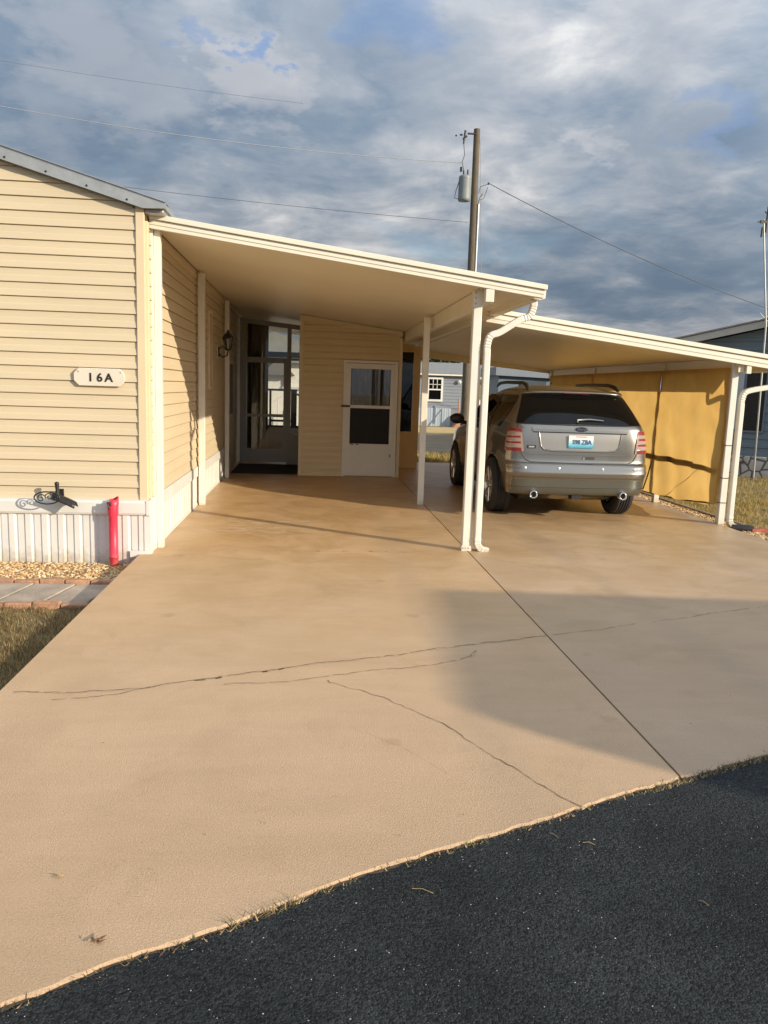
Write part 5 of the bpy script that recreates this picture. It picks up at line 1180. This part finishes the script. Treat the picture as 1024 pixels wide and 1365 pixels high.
def math_(op,a,b=None,c=None,clamp=False):
    m_=N.new('ShaderNodeMath'); m_.operation=op; m_.use_clamp=clamp
    for i,v in enumerate((a,b,c)):
        if v is None: continue
        if isinstance(v,(int,float)): m_.inputs[i].default_value=v
        else: L.new(v,m_.inputs[i])
    return m_.outputs[0]
den=math_('ADD',math_('MAXIMUM',sep.outputs['Z'],0.0),.16)
cx=math_('DIVIDE',sep.outputs['X'],den); cy=math_('DIVIDE',sep.outputs['Y'],den)
cb=N.new('ShaderNodeCombineXYZ'); L.new(cx,cb.inputs[0]); L.new(cy,cb.inputs[1])
def wn(scale,det,rough,dist,off,st=(1,1,1)):
    mp=N.new('ShaderNodeMapping'); mp.inputs['Location'].default_value=off; mp.inputs['Scale'].default_value=st; L.new(cb.outputs[0],mp.inputs['Vector'])
    n_=N.new('ShaderNodeTexNoise'); n_.inputs['Scale'].default_value=scale; n_.inputs['Detail'].default_value=det; n_.inputs['Roughness'].default_value=rough; n_.inputs['Distortion'].default_value=dist
    L.new(mp.outputs[0],n_.inputs['Vector']); return n_.outputs['Fac']
big=wn(1.0,9,.55,.25,(3.1,1.7,0)); fine=wn(3.2,8,.6,.3,(.4,5.2,0)); cover=wn(.9,8,.55,.2,(9.3,2.2,0))
dens=math_('ADD',math_('MULTIPLY',big,.62),math_('MULTIPLY',fine,.38))
rp_=N.new('ShaderNodeValToRGB'); L.new(dens,rp_.inputs[0]); e_=rp_.color_ramp.elements
e_[0].position=.40; e_[0].color=(.14,.195,.27,1); e_[1].position=.645; e_[1].color=(.62,.615,.61,1)
for po,co_ in ((.465,(.18,.235,.305)),(.525,(.27,.31,.365)),(.58,(.40,.42,.45))):
    k_=e_.new(po); k_.color=(*co_,1)
# slate low down, paler higher up
hg=N.new('ShaderNodeMapRange'); L.new(sep.outputs['Z'],hg.inputs[0]); hg.inputs[1].default_value=.02; hg.inputs[2].default_value=.45; hg.inputs[3].default_value=.62; hg.inputs[4].default_value=1.42
sc_=N.new('ShaderNodeVectorMath'); sc_.operation='SCALE'; L.new(rp_.outputs[0],sc_.inputs[0]); L.new(hg.outputs[0],sc_.inputs['Scale'])
# clouds nearer the sun are brighter and warmer
dt=N.new('ShaderNodeVectorMath'); dt.operation='DOT_PRODUCT'; L.new(D,dt.inputs[0]); dt.inputs[1].default_value=sun_dir
sr=N.new('ShaderNodeMapRange'); L.new(dt.outputs['Value'],sr.inputs[0]); sr.inputs[1].default_value=-.1; sr.inputs[2].default_value=1.0; sr.inputs[3].default_value=0; sr.inputs[4].default_value=1
mxw=N.new('ShaderNodeMix'); mxw.data_type='RGBA'; mxw.blend_type='ADD'; mxw.clamp_factor=False; L.new(sr.outputs[0],mxw.inputs[0]); L.new(sc_.outputs[0],mxw.inputs[6]); mxw.inputs[7].default_value=(.46,.52,.60,1)
SKY_K=.10
skys=N.new('ShaderNodeVectorMath'); skys.operation='SCALE'; L.new(sky.outputs[0],skys.inputs[0]); skys.inputs['Scale'].default_value=1.0
cl=N.new('ShaderNodeVectorMath'); cl.operation='SCALE'; cl.inputs['Scale'].default_value=1/SKY_K
# single brighter puffs and small blue gaps among the clouds (fixed directions in the sky)
BL=[(-0.2425, 0.9056, 0.3479, 3.0, 'p', 0.32), (-0.1874, 0.9298, 0.3167, 2.6, 'p', 0.28), (-0.2852, 0.9157, 0.2832, 2.2, 'p', 0.15), (0.0048, 0.9301, 0.3673, 3, 'p', 0.2), (-0.0805, 0.9378, 0.3378, 2.2, 'p', 0.5), (-0.0522, 0.9426, 0.3299, 2.2, 'p', 0.4), (-0.1388, 0.9244, 0.3552, 3.0, 'p', 0.22), (-0.0855, 0.9293, 0.3593, 0.75, 'b', 0.75), (-0.1228, 0.923, 0.3647, 0.6, 'b', 0.4), (0.0836, 0.9105, 0.4049, 2.2, 'b', 0.45), (0.4168, 0.8614, 0.2903, 1.3, 'b', 0.35), (0.3575, 0.8509, 0.3851, 3.0, 'p', 0.25), (0.315, 0.9073, 0.2786, 1.0, 'p', 0.35), (0.1615, 0.922, 0.3518, 4.0, 'p', 0.22), (0.3689, 0.8897, 0.2689, 3, 'p', 0.18)]
wv=N.new('ShaderNodeTexNoise'); wv.inputs['Scale'].default_value=4.5; wv.inputs['Detail'].default_value=7; wv.inputs['Roughness'].default_value=.62; L.new(cb.outputs[0],wv.inputs['Vector'])
ws=N.new('ShaderNodeVectorMath'); ws.operation='SUBTRACT'; L.new(wv.outputs['Color'],ws.inputs[0]); ws.inputs[1].default_value=(.5,.5,.5)
wm=N.new('ShaderNodeVectorMath'); wm.operation='MULTIPLY_ADD'; L.new(ws.outputs[0],wm.inputs[0]); wm.inputs[1].default_value=(.26,.26,.13); L.new(D,wm.inputs[2])
wn_=N.new('ShaderNodeVectorMath'); wn_.operation='NORMALIZE'; L.new(wm.outputs[0],wn_.inputs[0]); DW=wn_.outputs[0]
puff=None; gap=None
for bx,by,bz,rad,kd,stg in BL:
    d_=N.new('ShaderNodeVectorMath'); d_.operation='DOT_PRODUCT'; L.new(DW,d_.inputs[0]); d_.inputs[1].default_value=(bx,by,bz)
    wob=d_.outputs['Value']
    m_=N.new('ShaderNodeMapRange'); m_.interpolation_type='SMOOTHSTEP'; L.new(wob,m_.inputs[0]); m_.inputs[1].default_value=math.cos(R(rad*1.7)); m_.inputs[2].default_value=math.cos(R(rad*.2)); o_=math_('MULTIPLY',m_.outputs[0],stg)
    if kd=='p': puff=o_ if puff is None else math_('MAXIMUM',puff,o_)
    else: gap=o_ if gap is None else math_('MAXIMUM',gap,o_)
pm_=N.new('ShaderNodeMix'); pm_.data_type='RGBA'; L.new(puff,pm_.inputs[0]); L.new(mxw.outputs[2],pm_.inputs[6]); pm_.inputs[7].default_value=(.60,.58,.58,1)
gm_=N.new('ShaderNodeMix'); gm_.data_type='RGBA'; L.new(gap,gm_.inputs[0]); L.new(pm_.outputs[2],gm_.inputs[6]); gm_.inputs[7].default_value=(.17,.29,.53,1)
L.new(gm_.outputs[2],cl.inputs[0])
cov=N.new('ShaderNodeMapRange'); L.new(cover,cov.inputs[0]); cov.inputs[1].default_value=.34; cov.inputs[2].default_value=.44; cov.inputs[3].default_value=.35; cov.inputs[4].default_value=1
mf=N.new('ShaderNodeMix'); mf.data_type='RGBA'; L.new(cov.outputs[0],mf.inputs[0]); L.new(skys.outputs[0],mf.inputs[6]); L.new(cl.outputs[0],mf.inputs[7])
L.new(mf.outputs[2],bg.inputs['Color']); bg.inputs['Strength'].default_value=SKY_K
W.cycles.sampling_method='MANUAL'; W.cycles.sample_map_resolution=512

S.view_settings.view_transform='Standard'; S.view_settings.look='None'; S.view_settings.gamma=1; S.view_settings.exposure=0.32
S.cycles.max_bounces=8; S.cycles.transparent_max_bounces=12; S.cycles.use_denoising=True
